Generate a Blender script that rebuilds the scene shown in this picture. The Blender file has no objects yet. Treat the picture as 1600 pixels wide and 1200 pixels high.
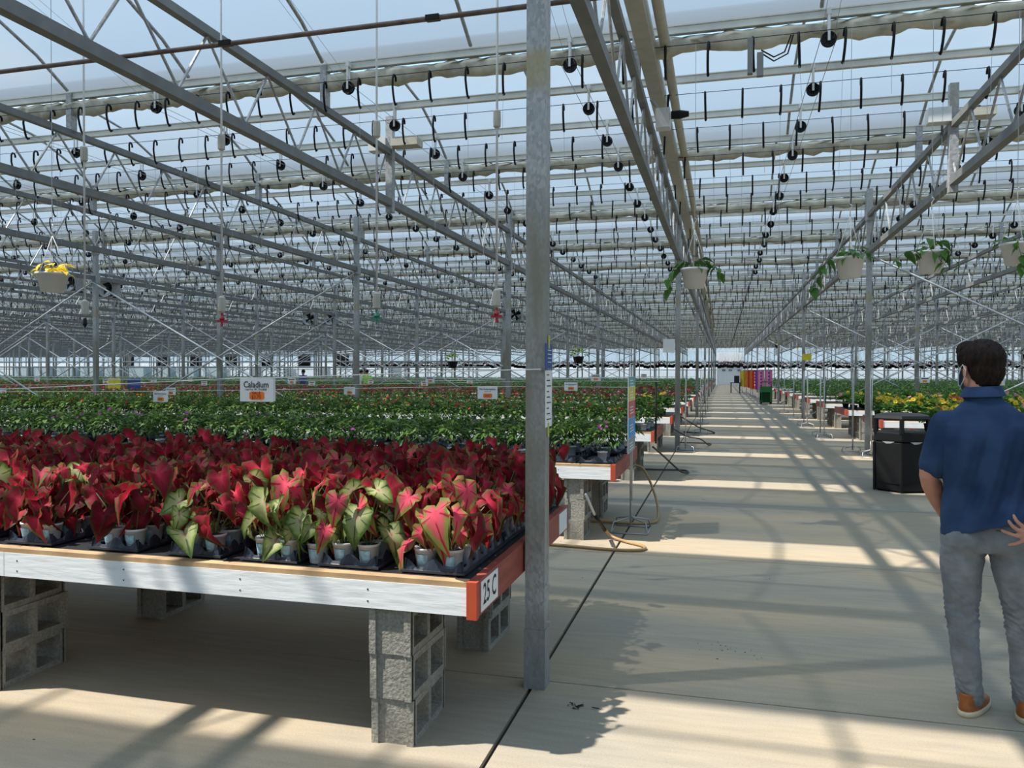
import bpy, math, random
import numpy as np
from mathutils import Vector, Matrix, Euler
R_ = random.Random(7)
S = bpy.context.scene
COL = S.collection
PI = math.pi

# ------------------------------------------------------------------ camera
cam_d = bpy.data.cameras.new('camera'); cam = bpy.data.objects.new('camera', cam_d); COL.objects.link(cam)
yaw, pitch, roll, CH, FPX = .2627, -.0142, .0025, 1.587, 1223.93
_R = Vector((math.cos(yaw), math.sin(yaw), 0)); _F = Vector((-math.sin(yaw), math.cos(yaw), 0)); _U = Vector((0, 0, 1))
_F2 = _F*math.cos(pitch)+_U*math.sin(pitch); _U2 = _U*math.cos(pitch)-_F*math.sin(pitch)
_R3 = _R*math.cos(roll)+_U2*math.sin(roll); _U3 = _U2*math.cos(roll)-_R*math.sin(roll)
m = Matrix.Identity(4)
for i in range(3):
    m[i][0] = _R3[i]; m[i][1] = _U3[i]; m[i][2] = -_F2[i]
m[2][3] = CH
cam.matrix_world = m
cam_d.sensor_width = 36; cam_d.lens = 36*FPX/1600; cam_d.clip_start = .05; cam_d.clip_end = 600
S.camera = cam
# ------------------------------------------------------------------ sky, sun, exposure
S.view_settings.view_transform = 'Standard'; S.view_settings.look = 'None'
S.view_settings.gamma = 1; S.view_settings.use_curve_mapping = False
S.view_settings.exposure = 0.0
W = bpy.data.worlds.new('sky'); S.world = W; W.use_nodes = True
nt = W.node_tree; nt.nodes.clear()
tc = nt.nodes.new('ShaderNodeTexCoord'); sep = nt.nodes.new('ShaderNodeSeparateXYZ')
nt.links.new(tc.outputs['Generated'], sep.inputs[0])
rmp = nt.nodes.new('ShaderNodeValToRGB')
e = rmp.color_ramp.elements
e[0].position = 0.0; e[0].color = (.80, .88, .97, 1)
e[1].position = .75; e[1].color = (.24, .52, .86, 1)
x = e.new(.25); x.color = (.48, .72, .93, 1)
nt.links.new(sep.outputs[2], rmp.inputs[0])
nz = nt.nodes.new('ShaderNodeTexNoise'); nz.inputs['Scale'].default_value = 3; nz.inputs['Detail'].default_value = 5
mp = nt.nodes.new('ShaderNodeMapping'); mp.inputs['Scale'].default_value = (1, 1, 3)
nt.links.new(tc.outputs['Generated'], mp.inputs[0]); nt.links.new(mp.outputs[0], nz.inputs['Vector'])
cr = nt.nodes.new('ShaderNodeValToRGB'); cr.color_ramp.elements[0].position = .5; cr.color_ramp.elements[1].position = .72
nt.links.new(nz.outputs[0], cr.inputs[0])
mx = nt.nodes.new('ShaderNodeMix'); mx.data_type = 'RGBA'; mx.inputs[7].default_value = (1, 1, 1, 1)
nt.links.new(cr.outputs[0], mx.inputs[0]); nt.links.new(rmp.outputs[0], mx.inputs[6])
bg = nt.nodes.new('ShaderNodeBackground'); bg.inputs[1].default_value = 1.45
wo = nt.nodes.new('ShaderNodeOutputWorld')
nt.links.new(mx.outputs[2], bg.inputs[0]); nt.links.new(bg.outputs[0], wo.inputs[0])
sun_d = bpy.data.lights.new('sun', 'SUN'); sun = bpy.data.objects.new('sun', sun_d); COL.objects.link(sun)
sun_d.energy = 7.6; sun_d.angle = math.radians(.95); sun_d.color = (1, .96, .90)
sun.rotation_euler = Vector((.40, .18, -.726)).to_track_quat('-Z', 'Y').to_euler()
sun.location = (0, 0, 30)
S.cycles.max_bounces = 6; S.cycles.diffuse_bounces = 3; S.cycles.glossy_bounces = 2
S.cycles.transmission_bounces = 4; S.cycles.transparent_max_bounces = 10
S.cycles.caustics_reflective = False; S.cycles.caustics_refractive = False

# ------------------------------------------------------------------ materials
def lin(c):
    return tuple(((v/255)/12.92 if v/255 <= .04045 else ((v/255+.055)/1.055)**2.4) for v in c)
class NT:
    def __init__(s, name):
        s.m = bpy.data.materials.new(name); s.m.use_nodes = True; s.t = s.m.node_tree; s.t.nodes.clear()
        s.out = s.n('ShaderNodeOutputMaterial')
    def n(s, typ, **kw):
        a = s.t.nodes.new(typ)
        for k, v in kw.items(): setattr(a, k, v)
        return a
    def l(s, a, b): s.t.links.new(a, b)
    def ramp(s, fac, stops):
        r = s.n('ShaderNodeValToRGB'); e = r.color_ramp.elements
        e[0].position, e[0].color = stops[0][0], (*stops[0][1], 1)
        e[1].position, e[1].color = stops[-1][0], (*stops[-1][1], 1)
        for p, c in stops[1:-1]:
            k = e.new(p); k.color = (*c, 1)
        s.l(fac, r.inputs[0]); return r.outputs[0]
    def noise(s, scale, detail=4, mapping=None, coord='pos', w=None):
        n = s.n('ShaderNodeTexNoise'); n.inputs['Scale'].default_value = scale; n.inputs['Detail'].default_value = detail
        if coord == 'pos': c = s.n('ShaderNodeNewGeometry').outputs['Position']
        else: c = s.n('ShaderNodeTexCoord').outputs['Object']
        if mapping:
            mp = s.n('ShaderNodeMapping'); mp.inputs['Scale'].default_value = mapping; s.l(c, mp.inputs[0]); c = mp.outputs[0]
        s.l(c, n.inputs['Vector']); return n.outputs[0]
    def mix(s, f, a, b, blend='MIX'):
        m = s.n('ShaderNodeMix', data_type='RGBA', blend_type=blend)
        for sock, v in ((0, f), (6, a), (7, b)):
            if isinstance(v, (int, float)): m.inputs[sock].default_value = v
            elif isinstance(v, tuple): m.inputs[sock].default_value = (*v[:3], 1)
            else: s.l(v, m.inputs[sock])
        return m.outputs[2]
    def bsdf(s, col, rough=.6, metal=0, trans=0, bump=None, bs=.3, bd=.01, spec=.5):
        b = s.n('ShaderNodeBsdfPrincipled'); b.inputs['Roughness'].default_value = rough; b.inputs['Metallic'].default_value = metal
        b.inputs['Specular IOR Level'].default_value = spec
        if isinstance(col, tuple): b.inputs['Base Color'].default_value = (*col[:3], 1)
        else: s.l(col, b.inputs['Base Color'])
        if bump is not None:
            k = s.n('ShaderNodeBump'); k.inputs['Strength'].default_value = bs; k.inputs['Distance'].default_value = bd
            s.l(bump, k.inputs['Height']); s.l(k.outputs[0], b.inputs['Normal'])
        o = b.outputs[0]
        if trans:
            t = s.n('ShaderNodeBsdfTranslucent')
            if isinstance(col, tuple): t.inputs[0].default_value = (*col[:3], 1)
            else: s.l(col, t.inputs[0])
            m = s.n('ShaderNodeMixShader'); m.inputs[0].default_value = trans
            s.l(o, m.inputs[1]); s.l(t.outputs[0], m.inputs[2]); o = m.outputs[0]
        s.l(o, s.out.inputs[0]); return s.m
def simple(name, col, rough=.6, metal=0, var=.12, scale=8, trans=0, spec=.5, coord='pos'):
    t = NT(name); n = t.noise(scale, 4, coord=coord)
    d = tuple(max(0, c*(1-var)) for c in col); b = tuple(min(1, c*(1+var)) for c in col)
    c = t.ramp(n, [(.3, d), (.7, b)])
    return t.bsdf(c, rough, metal, trans, spec=spec)
M = {}
def mk_steel():
    t = NT('galvanised_steel')
    v = t.n('ShaderNodeTexVoronoi'); v.inputs['Scale'].default_value = 38
    g = t.n('ShaderNodeNewGeometry'); t.l(g.outputs['Position'], v.inputs['Vector'])
    bw = t.n('ShaderNodeRGBToBW'); t.l(v.outputs['Color'], bw.inputs[0])
    c = t.ramp(bw.outputs[0], [(.2, (.30, .31, .315)), (.8, (.46, .465, .465))])
    n = t.noise(2.5, 5, (1, 1, .35)); f = t.ramp(n, [(.55, (0, 0, 0)), (.7, (1, 1, 1))])
    c = t.mix(f, c, (.27, .25, .185))
    return t.bsdf(c, .5, .15)
M['steel'] = mk_steel()
def mk_post():
    t = NT('weathered_galvanised_post')
    v = t.n('ShaderNodeTexVoronoi'); v.inputs['Scale'].default_value = 55
    g = t.n('ShaderNodeNewGeometry'); mp = t.n('ShaderNodeMapping'); mp.inputs['Scale'].default_value = (1.4, 1.4, .8)
    t.l(g.outputs['Position'], mp.inputs[0]); t.l(mp.outputs[0], v.inputs['Vector'])
    bw = t.n('ShaderNodeRGBToBW'); t.l(v.outputs['Color'], bw.inputs[0])
    c = t.ramp(bw.outputs[0], [(.2, (.30, .315, .32)), (.8, (.44, .45, .45))])
    # grime band where hands and hoses touch the post, and a yellow stain near the top
    sp = t.n('ShaderNodeSeparateXYZ'); t.l(g.outputs['Position'], sp.inputs[0])
    n = t.noise(9, 5, (1, 1, .3))
    def band(lo, hi, soft, col, c, amt=1.0):
        r = t.ramp(t.mr(sp.outputs[2], lo-soft, hi+soft), [(0, (0, 0, 0)), (soft/(hi-lo+2*soft), (1, 1, 1)), (1-soft/(hi-lo+2*soft), (1, 1, 1)), (1, (0, 0, 0))])
        f = t.mix(1.0, r, t.ramp(n, [(.3, (.35*amt,)*3), (.65, (amt,)*3)]), 'MULTIPLY')
        return t.mix(f, c, col)
    c = band(.75, 2.35, .25, (.21, .20, .15), c, .95)
    c = band(3.02, 3.16, .06, (.36, .30, .15), c, .8)
    c = band(0, .35, .08, (.19, .20, .20), c, .8)
    return t.bsdf(c, .5, .15)
def _mr(s, v, a, b):
    k = s.n('ShaderNodeMapRange'); k.inputs[1].default_value = a; k.inputs[2].default_value = b; s.l(v, k.inputs[0]); return k.outputs[0]
NT.mr = _mr
M['post'] = mk_post()
M['dark_steel'] = simple('dull_zinc_truss', (.20, .205, .20), .55, .15, .15, 5)
M['alu'] = simple('aluminium_rail', (.66, .65, .58), .45, .2, .15, 3)
M['gutter'] = simple('spangled_gutter', (.23, .25, .26), .45, .3, .35, 30)
M['black'] = simple('black_plastic', (.010, .010, .011), .45, spec=.22)
M['blackmat'] = simple('black_weed_mat', (.012, .012, .014), .55, scale=40)
M['wire'] = simple('thin_steel_wire', (.42, .43, .43), .4, .4)
M['whitep'] = simple('white_plastic', (.74, .74, .72), .4, var=.04)
M['curtain'] = simple('rolled_cream_curtain', (.74, .70, .58), .85, var=.2, scale=6, trans=.25)
M['beige'] = simple('beige_duct', (.50, .48, .40), .6, var=.08)
M['rust'] = simple('rusty_pipe', (.15, .105, .085), .6, .2, .35, 12)
M['rod'] = simple('bright_brace_rod', (.62, .63, .63), .35, .4)
M['white_board'] = NT('white_painted_board')
def _wb(t):
    n = t.noise(6, 6, (1, 1, 7)); c = t.ramp(n, [(.2, (.74, .74, .72)), (.45, (.86, .86, .845)), (.8, (.90, .90, .88))])
    return t.bsdf(c, .55, bump=n, bs=.25)
M['white_board'] = _wb(M['white_board'])
def _rb():
    t = NT('red_painted_board'); n = t.noise(5, 6, (1, 1, 5)); c = t.ramp(n, [(.25, (.22, .045, .03)), (.7, (.34, .075, .05))])
    return t.bsdf(c, .55, bump=n, bs=.2)
M['red_board'] = _rb()
M['redpaint'] = simple('bright_red_board_end', (.50, .075, .03), .5)
M['wood'] = simple('raw_pine', (.48, .31, .16), .7, var=.25, scale=7)
def _cin():
    t = NT('grey_concrete_block'); n = t.noise(70, 6); n2 = t.noise(4, 3)
    c = t.ramp(n, [(.3, (.20, .185, .155)), (.7, (.42, .40, .35))]); c = t.mix(.35, c, t.ramp(n2, [(.3, (.16, .15, .12)), (.7, (.44, .42, .36))]))
    return t.bsdf(c, .95, bump=n, bs=.8, bd=.006, spec=.2)
M['block'] = _cin()
def _conc():
    t = NT('brushed_concrete')
    n1 = t.noise(.55, 5, (.55, 1.6, 1)); n2 = t.noise(6, 6, (.5, 4, 1)); n3 = t.noise(120, 3)
    c = t.ramp(n1, [(.30, (.29, .262, .21)), (.45, (.34, .292, .22)), (.58, (.44, .33, .20)), (.75, (.35, .295, .22))])
    c = t.mix(.35, c, t.ramp(n2, [(.3, (.26, .228, .172)), (.7, (.45, .385, .285))]))
    c = t.mix(.12, c, t.ramp(n3, [(.35, (.16, .15, .13)), (.6, (.48, .46, .41))]))
    sp = t.noise(3.1, 8); s2 = t.ramp(sp, [(.735, (1, 1, 1)), (.76, (.30, .24, .16))])
    c = t.mix(.8, c, s2, 'MULTIPLY')
    return t.bsdf(c, .75, bump=n2, bs=.12, bd=.004, spec=.3)
M['concrete'] = _conc()
M['joint'] = simple('dark_joint_filler', (.035, .028, .02), .9)
def _film():
    t = NT('greenhouse_film')
    n = t.noise(.8, 4, (.12, 2.2, 1.0)); n2 = t.noise(.35, 3, (.5, 1, 1))
    k = t.mix(.4, t.ramp(n, [(.35, (0, 0, 0)), (.72, (1, 1, 1))]), n2)
    tr = t.n('ShaderNodeBsdfTransparent'); tr.inputs[0].default_value = (.90, .95, .98, 1)
    tl = t.n('ShaderNodeBsdfTranslucent'); tl.inputs[0].default_value = (.245, .285, .32, 1)
    df = t.n('ShaderNodeBsdfDiffuse'); df.inputs[0].default_value = (.30, .31, .32, 1)
    m1 = t.n('ShaderNodeMixShader'); m1.inputs[0].default_value = .20
    t.l(tl.outputs[0], m1.inputs[1]); t.l(df.outputs[0], m1.inputs[2])
    m2 = t.n('ShaderNodeMixShader'); b = t.n('ShaderNodeRGBToBW'); t.l(k, b.inputs[0])
    fac = t.n('ShaderNodeMapRange'); fac.inputs[3].default_value = .80; fac.inputs[4].default_value = .96
    t.l(b.outputs[0], fac.inputs[0]); t.l(fac.outputs[0], m2.inputs[0])
    t.l(tr.outputs[0], m2.inputs[1]); t.l(m1.outputs[0], m2.inputs[2]); t.l(m2.outputs[0], t.out.inputs[0])
    return t.m
M['film'] = _film()
def _poly(name, a, b, trans=.45):
    t = NT(name); w = t.noise(2, 3, (3, 3, .2)); c = t.ramp(w, [(.35, a), (.65, b)])
    return t.bsdf(c, .6, trans=trans)
def _clear(name, col, tfac):
    t = NT(name); n = t.noise(2, 3, (3, 3, .3)); c = t.ramp(n, [(.35, tuple(x*.9 for x in col)), (.65, col)])
    a = t.n('ShaderNodeBsdfDiffuse'); t.l(c, a.inputs[0]); b = t.n('ShaderNodeBsdfTranslucent'); t.l(c, b.inputs[0]); m = t.n('ShaderNodeMixShader'); m.inputs[0].default_value = .5
    t.l(a.outputs[0], m.inputs[1]); t.l(b.outputs[0], m.inputs[2]); tr = t.n('ShaderNodeBsdfTransparent'); m2 = t.n('ShaderNodeMixShader'); m2.inputs[0].default_value = tfac
    t.l(m.outputs[0], m2.inputs[1]); t.l(tr.outputs[0], m2.inputs[2]); t.l(m2.outputs[0], t.out.inputs[0]); return t.m
M['endw'] = _clear('white_end_wall_sheet', (.90, .92, .90), .45); M['endb'] = _clear('pale_blue_end_wall_sheet', (.62, .74, .80), .35)
M['wallw'] = _poly('white_wall_sheet', (.80, .84, .84), (.93, .95, .94), .35)
M['wallb'] = _poly('pale_blue_wall_sheet', (.58, .70, .76), (.76, .85, .88), .4)
M['doorw'] = _poly('white_door_sheet', (.90, .93, .96), (.97, .98, .98), .3)

def leafmat(name, stops, trans=.3, rough=.62, vein=None, rnd=.35):
    t = NT(name); a = t.n('ShaderNodeAttribute', attribute_name='leaf'); sp = t.n('ShaderNodeSeparateColor'); t.l(a.outputs[0], sp.inputs[0])
    n = t.noise(60, 3, coord='obj'); ad = t.n('ShaderNodeMath', operation='MULTIPLY_ADD'); ad.inputs[1].default_value = .35; t.l(n, ad.inputs[0])
    ad2 = t.n('ShaderNodeMath', operation='ADD'); ad2.inputs[1].default_value = -.17; t.l(sp.outputs[0], ad2.inputs[0]); t.l(ad2.outputs[0], ad.inputs[2])
    c = t.ramp(ad.outputs[0], stops)
    if vein:
        c = t.mix(t.ramp(sp.outputs[1], [(.80, (0, 0, 0)), (.97, (1, 1, 1))]), c, vein)
    oi = t.n('ShaderNodeObjectInfo'); r = t.ramp(oi.outputs['Random'], [(0, (1-rnd,)*3), (.5, (1, .9, .9)), (1, (1+rnd*.5, 1, 1))])
    c = t.mix(1.0, c, r, 'MULTIPLY')
    return t.bsdf(c, rough, trans=trans, spec=.2)
M['cal_red'] = leafmat('red_caladium_leaf', [(0, lin((206, 62, 88))), (.45, lin((170, 42, 62))), (.80, lin((128, 40, 46))), (.98, lin((96, 92, 50)))], .34, vein=lin((150, 26, 52)), rnd=.6)
M['cal_pink'] = leafmat('pink_caladium_leaf', [(0, lin((228, 72, 102))), (.5, lin((215, 92, 108))), (.72, lin((190, 105, 95))), (.93, lin((125, 145, 68)))], .34, vein=lin((160, 20, 50)), rnd=.3)
M['cal_white'] = leafmat('cream_green_caladium_leaf', [(0, lin((200, 110, 105))), (.2, lin((195, 200, 150))), (.7, lin((165, 180, 115))), (.95, lin((88, 120, 50)))], .34, vein=lin((80, 105, 55)), rnd=.2)
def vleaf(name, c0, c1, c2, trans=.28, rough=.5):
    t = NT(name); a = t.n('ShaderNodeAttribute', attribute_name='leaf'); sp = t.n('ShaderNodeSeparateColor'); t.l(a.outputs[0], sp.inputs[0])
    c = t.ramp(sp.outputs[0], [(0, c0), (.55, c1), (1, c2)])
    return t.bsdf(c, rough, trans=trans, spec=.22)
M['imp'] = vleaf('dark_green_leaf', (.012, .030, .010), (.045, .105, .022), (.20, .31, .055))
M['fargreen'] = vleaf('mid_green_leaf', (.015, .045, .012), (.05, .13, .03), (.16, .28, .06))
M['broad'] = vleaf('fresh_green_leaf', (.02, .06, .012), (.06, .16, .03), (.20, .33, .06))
M['pothos'] = vleaf('glossy_trailing_leaf', (.04, .11, .02), (.08, .18, .035), (.16, .28, .06), .3, .3)
M['stem'] = simple('green_stem', (.12, .14, .05), .6)
M['soil'] = simple('dark_soil', (.03, .02, .014), .95, scale=60)
for k, c in dict(magenta=(.52, .06, .42), red=(.60, .035, .03), orange=(.72, .12, .03), yellow=(.80, .58, .03), pink=(.70, .22, .35), darkred=(.12, .015, .02), cerise=(.45, .03, .10), yolk=(.35, .18, .02)).items():
    M[k] = simple(k+'_petal', c, .6, var=.2, scale=30, trans=.3)
M['potw'] = simple('white_pot', (.66, .68, .70), .45, var=.05)
M['label_blue'] = simple('pale_blue_pot_print', (.35, .58, .68), .45, var=.3, scale=60)
M['tray'] = simple('black_tray_plastic', (.028, .034, .05), .3)
M['skin'] = simple('skin', lin((196, 140, 116)), .5, var=.08, scale=20, coord='obj')
M['hair'] = NT('dark_brown_hair')
def _hair(t):
    n = t.noise(60, 5, (1, 1, .22), coord='obj'); c = t.ramp(n, [(.35, (.006, .003, .002)), (.7, (.028, .014, .008))])
    return t.bsdf(c, .6, bump=n, bs=.9, bd=.012, spec=.2)
M['hair'] = _hair(M['hair'])
def _cloth(name, a, b, sc):
    t = NT(name); n = t.noise(sc, 4, (1, 1, 1), coord='obj'); n2 = t.noise(400, 2, coord='obj')
    return t.bsdf(t.ramp(n, [(.3, a), (.7, b)]), .85, bump=n2, bs=.15, bd=.002, spec=.2)
M['shirt'] = _cloth('navy_polo_cotton', lin((38, 58, 90)), lin((54, 76, 110)), 8)
M['jeans'] = _cloth('grey_denim', lin((108, 114, 120)), lin((134, 140, 145)), 14)
M['shoe'] = simple('tan_leather', lin((150, 84, 36)), .45, var=.2, scale=25, coord='obj')
M['sole'] = simple('cream_rubber', lin((205, 190, 160)), .6)
M['mask'] = simple('pale_blue_mask', lin((150, 178, 200)), .7)
M['hose'] = simple('tan_hose', (.38, .24, .10), .5); M['hosed'] = simple('dark_rubber_hose', (.05, .04, .03), .5)
M['paper'] = simple('white_paper', (.82, .82, .80), .6, var=.03); M['ink'] = simple('black_ink', (.01, .01, .01), .6)
M['sticker'] = simple('orange_sticker', (.90, .22, .02), .5, var=.03); M['redink'] = simple('red_ink', (.35, .01, .01), .5)
M['blue'] = simple('blue_print', (.03, .07, .26), .5); M['cyan'] = simple('sky_blue_print', (.03, .30, .65), .5)
M['teal'] = simple('teal_print', (.10, .38, .36), .5); M['sign_yellow'] = simple('yellow_print', (.75, .62, .05), .5)
M['sign_red'] = simple('coral_print', (.62, .08, .08), .5); M['sign_grey'] = simple('grey_print', (.25, .30, .33), .5)
M['tape'] = simple('yellow_tape', (.55, .55, .10), .5); M['green_cart'] = simple('green_plastic', (.01, .16, .04), .4)
M['redpl'] = simple('red_plastic', (.40, .02, .03), .4); M['greenpl'] = simple('green_nozzle_plastic', (.04, .22, .14), .4)
M['string'] = simple('white_string', (.70, .72, .66), .6)
for k, c in dict(f_orange=(.75, .25, .03), f_red=(.62, .03, .03), f_purple=(.22, .05, .30), f_pink=(.75, .25, .45), f_yellow=(.78, .60, .05), hivis=(.45, .75, .10)).items():
    M[k] = simple(k.replace('f_', '')+'_cloth', c, .8)

# ------------------------------------------------------------------ geometry helpers
class MB:
    def __init__(s): s.v = []; s.f = []; s.a = None
    def box(s, x0, x1, y0, y1, z0, z1):
        b = len(s.v); s.v += [(x0, y0, z0), (x1, y0, z0), (x1, y1, z0), (x0, y1, z0), (x0, y0, z1), (x1, y0, z1), (x1, y1, z1), (x0, y1, z1)]
        s.f += [(b, b+3, b+2, b+1), (b+4, b+5, b+6, b+7), (b, b+1, b+5, b+4), (b+1, b+2, b+6, b+5), (b+2, b+3, b+7, b+6), (b+3, b, b+4, b+7)]; return s
    def tube(s, pts, r, n=6, cap=True, closed=False):
        pts = [Vector(p) for p in pts]; k = len(pts); rs = r if isinstance(r, (list, tuple)) else [r]*k
        up = None; b = len(s.v)
        for i, p in enumerate(pts):
            if closed: d = pts[(i+1) % k]-pts[i-1]
            else: d = pts[min(i+1, k-1)]-pts[max(i-1, 0)]
            d.normalize()
            if up is None:
                up = Vector((0, 0, 1)) if abs(d.z) < .9 else Vector((1, 0, 0))
            u = d.cross(up)
            if u.length < 1e-6: u = d.orthogonal()
            u.normalize(); w = u.cross(d); up = w
            for j in range(n):
                a = 2*PI*(j+.5)/n; s.v.append(tuple(p+(u*math.cos(a)+w*math.sin(a))*rs[i]))
        for i in range(k if closed else k-1):
            for j in range(n):
                a0 = b+i*n+j; a1 = b+i*n+(j+1) % n; c0 = b+((i+1) % k)*n+j; c1 = b+((i+1) % k)*n+(j+1) % n
                s.f.append((a0, a1, c1, c0))
        if cap and not closed:
            s.f.append(tuple(b+j for j in range(n))[::-1]); s.f.append(tuple(b+(k-1)*n+j for j in range(n)))
        return s
    def lathe(s, prof, c=(0, 0, 0), n=20, cap=True, axis='z', rot=0, sx=1, sy=1):
        b = len(s.v)
        for r, z in prof:
            for j in range(n):
                a = 2*PI*j/n+rot; px, py = r*math.cos(a)*sx, r*math.sin(a)*sy
                q = (px, py, z) if axis == 'z' else ((px, z, py) if axis == 'y' else (z, px, py))
                s.v.append((c[0]+q[0], c[1]+q[1], c[2]+q[2]))
        for i in range(len(prof)-1):
            for j in range(n):
                s.f.append((b+i*n+j, b+i*n+(j+1) % n, b+(i+1)*n+(j+1) % n, b+(i+1)*n+j))
        if cap:
            s.f.append(tuple(b+j for j in range(n))[::-1]); s.f.append(tuple(b+(len(prof)-1)*n+j for j in range(n)))
        return s
    def loft(s, rings, n=20, p=2.0):
        """rings: (cx,cy,cz,rx,ry[,tiltx,tilty]) horizontal superellipses"""
        b = len(s.v)
        for r in rings:
            cx, cy, cz, rx, ry = r[:5]; tx, ty = (r[5], r[6]) if len(r) > 5 else (0, 0)
            for j in range(n):
                a = 2*PI*j/n; c, q = math.cos(a), math.sin(a)
                dx = rx*math.copysign(abs(c)**(2/p), c); dy = ry*math.copysign(abs(q)**(2/p), q)
                s.v.append((cx+dx, cy+dy, cz+dx*tx+dy*ty))
        for i in range(len(rings)-1):
            for j in range(n): s.f.append((b+i*n+j, b+i*n+(j+1) % n, b+(i+1)*n+(j+1) % n, b+(i+1)*n+j))
        s.f.append(tuple(b+j for j in range(n))[::-1]); s.f.append(tuple(b+(len(rings)-1)*n+j for j in range(n)))
        return s
    def ell(s, c, rx, ry, rz, n=16, k=10, rot=None):
        b = len(s.v); c = Vector(c)
        for i in range(k+1):
            t = PI*i/k
            for j in range(n):
                a = 2*PI*j/n; v = Vector((rx*math.sin(t)*math.cos(a), ry*math.sin(t)*math.sin(a), rz*math.cos(t)))
                if rot: v.rotate(rot)
                s.v.append(tuple(c+v))
        for i in range(k):
            for j in range(n): s.f.append((b+i*n+j, b+(i+1)*n+j, b+(i+1)*n+(j+1) % n, b+i*n+(j+1) % n))
        return s
    def quad(s, *p):
        b = len(s.v); s.v += [tuple(q) for q in p]; s.f.append(tuple(range(b, b+len(p)))); return s
    def add(s, v, f):
        b = len(s.v); s.v += v; s.f += [tuple(i+b for i in q) for q in f]; return s
    def mesh(s, name, mat, smooth=False):
        me = bpy.data.meshes.new(name); me.from_pydata(s.v, [], s.f); me.materials.append(mat)
        if smooth: me.polygons.foreach_set('use_smooth', [True]*len(me.polygons))
        if s.a is not None:
            at = me.color_attributes.new('leaf', 'FLOAT_COLOR', 'POINT'); at.data.foreach_set('color', np.asarray(s.a, 'f').ravel())
        me.update(); return me
    def build(s, name, mat, parent=None, smooth=False, loc=None):
        return link(name, s.mesh(name, mat, smooth), parent, loc)
def link(name, data, parent=None, loc=None, rot=None, scale=None):
    o = bpy.data.objects.new(name, data); COL.objects.link(o)
    if parent: o.parent = parent
    if loc is not None: o.location = loc
    if rot is not None: o.rotation_euler = rot
    if scale is not None: o.scale = scale if hasattr(scale, '__len__') else (scale,)*3
    return o
def tag(o, label=None, cat=None, group=None, kind=None):
    if label: o['label'] = label
    if cat: o['category'] = cat
    if group: o['group'] = group
    if kind: o['kind'] = kind
    return o
def thing(name, loc, label, cat, group=None, rz=0):
    return tag(link(name, None, None, loc, (0, 0, rz)), label, cat, group)
def np_mesh(name, v, f, mat, attr=None, smooth=False):
    """v (n,3) float array, f (m,k) int array of same-size faces"""
    me = bpy.data.meshes.new(name); m_, k = f.shape
    me.vertices.add(len(v)); me.vertices.foreach_set('co', v.astype('f').ravel())
    me.loops.add(m_*k); me.loops.foreach_set('vertex_index', f.astype('i').ravel())
    me.polygons.add(m_); me.polygons.foreach_set('loop_start', np.arange(0, m_*k, k, dtype='i'))
    if smooth: me.polygons.foreach_set('use_smooth', np.ones(m_, bool))
    me.materials.append(mat)
    if attr is not None:
        at = me.color_attributes.new('leaf', 'FLOAT_COLOR', 'POINT'); at.data.foreach_set('color', attr.astype('f').ravel())
    me.update(calc_edges=True); return me
def tile(v, f, T, rz=None, sc=None, attr=None, rng=None):
    """copies of (v,f) at the translations T (n,3)"""
    n = len(T); V = np.repeat(v[None], n, 0)
    if sc is not None: V = V*np.asarray(sc).reshape(n, 1, -1)
    if rz is not None:
        c, s_ = np.cos(rz)[:, None], np.sin(rz)[:, None]
        V = np.stack([V[:, :, 0]*c-V[:, :, 1]*s_, V[:, :, 0]*s_+V[:, :, 1]*c, V[:, :, 2]], -1)
    V = V+np.asarray(T)[:, None]
    F = f[None]+(np.arange(n)*len(v))[:, None, None]
    A = None if attr is None else np.repeat(attr[None], n, 0).reshape(-1, 4)
    return V.reshape(-1, 3), F.reshape(-1, f.shape[1]), A
def xl(Y): return max(-128, -1.19*max(Y, 8)-5)
def xr(Y): return min(44, .345*max(Y, 8)+4)

ORD = ['first', 'second', 'third', 'fourth', 'fifth', 'sixth', 'seventh', 'eighth', 'ninth', 'tenth', 'eleventh', 'twelfth']
def ordw(n):
    T = {2: 'twenty', 3: 'thirty', 4: 'forty', 5: 'fifty', 6: 'sixty', 7: 'seventy'}
    O2 = ORD+['thirteenth', 'fourteenth', 'fifteenth', 'sixteenth', 'seventeenth', 'eighteenth', 'nineteenth']
    if n < 20: return O2[n-1]
    return T[n//10][:-1]+'ieth' if n % 10 == 0 else T[n//10]+'-'+ORD[n % 10-1]
# ------------------------------------------------------------------ constants of the house
C0, CS, Y1, D = -.903, 3.66, 3.856, 12.8      # column lines
P = D/3                                        # roof bays
G0 = 8.42                                      # first gutter over the hooks
ZR, ZL, ZU = 5.183, 3.986, 4.6925
FARY = 109.0
LX, RX, BY = -130, 46, -9.2

# ------------------------------------------------------------------ floor
fl = MB(); fl.box(LX, RX, BY, FARY+1, -.15, -.02); floor = fl.build('floor', M['joint']); floor['kind'] = 'structure'
ys = [BY]+[3.925+2.965*k for k in range(-4, 36) if 3.925+2.965*k < FARY]+[FARY+1]
xs = [LX, -30, -12.1, -6.5, -.925, 3.1, 9, RX]
for i in range(len(ys)-1):
    for j in range(len(xs)-1):
        if ys[i] > 40 and j in (1, 2, 3): continue
        x0 = xs[j]; 
        if ys[i] > 40 and j == 0: x1 = xs[4]
        else: x1 = xs[j+1]
        g0 = .011 if abs(x0+.925) < .01 else .004; g1 = .011 if abs(x1+.925) < .01 else .004
        MB().box(x0+g0, x1-g1, ys[i]+.005, ys[i+1]-.005, -.03, 0).build('concrete_slab', M['concrete'], floor)

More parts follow.
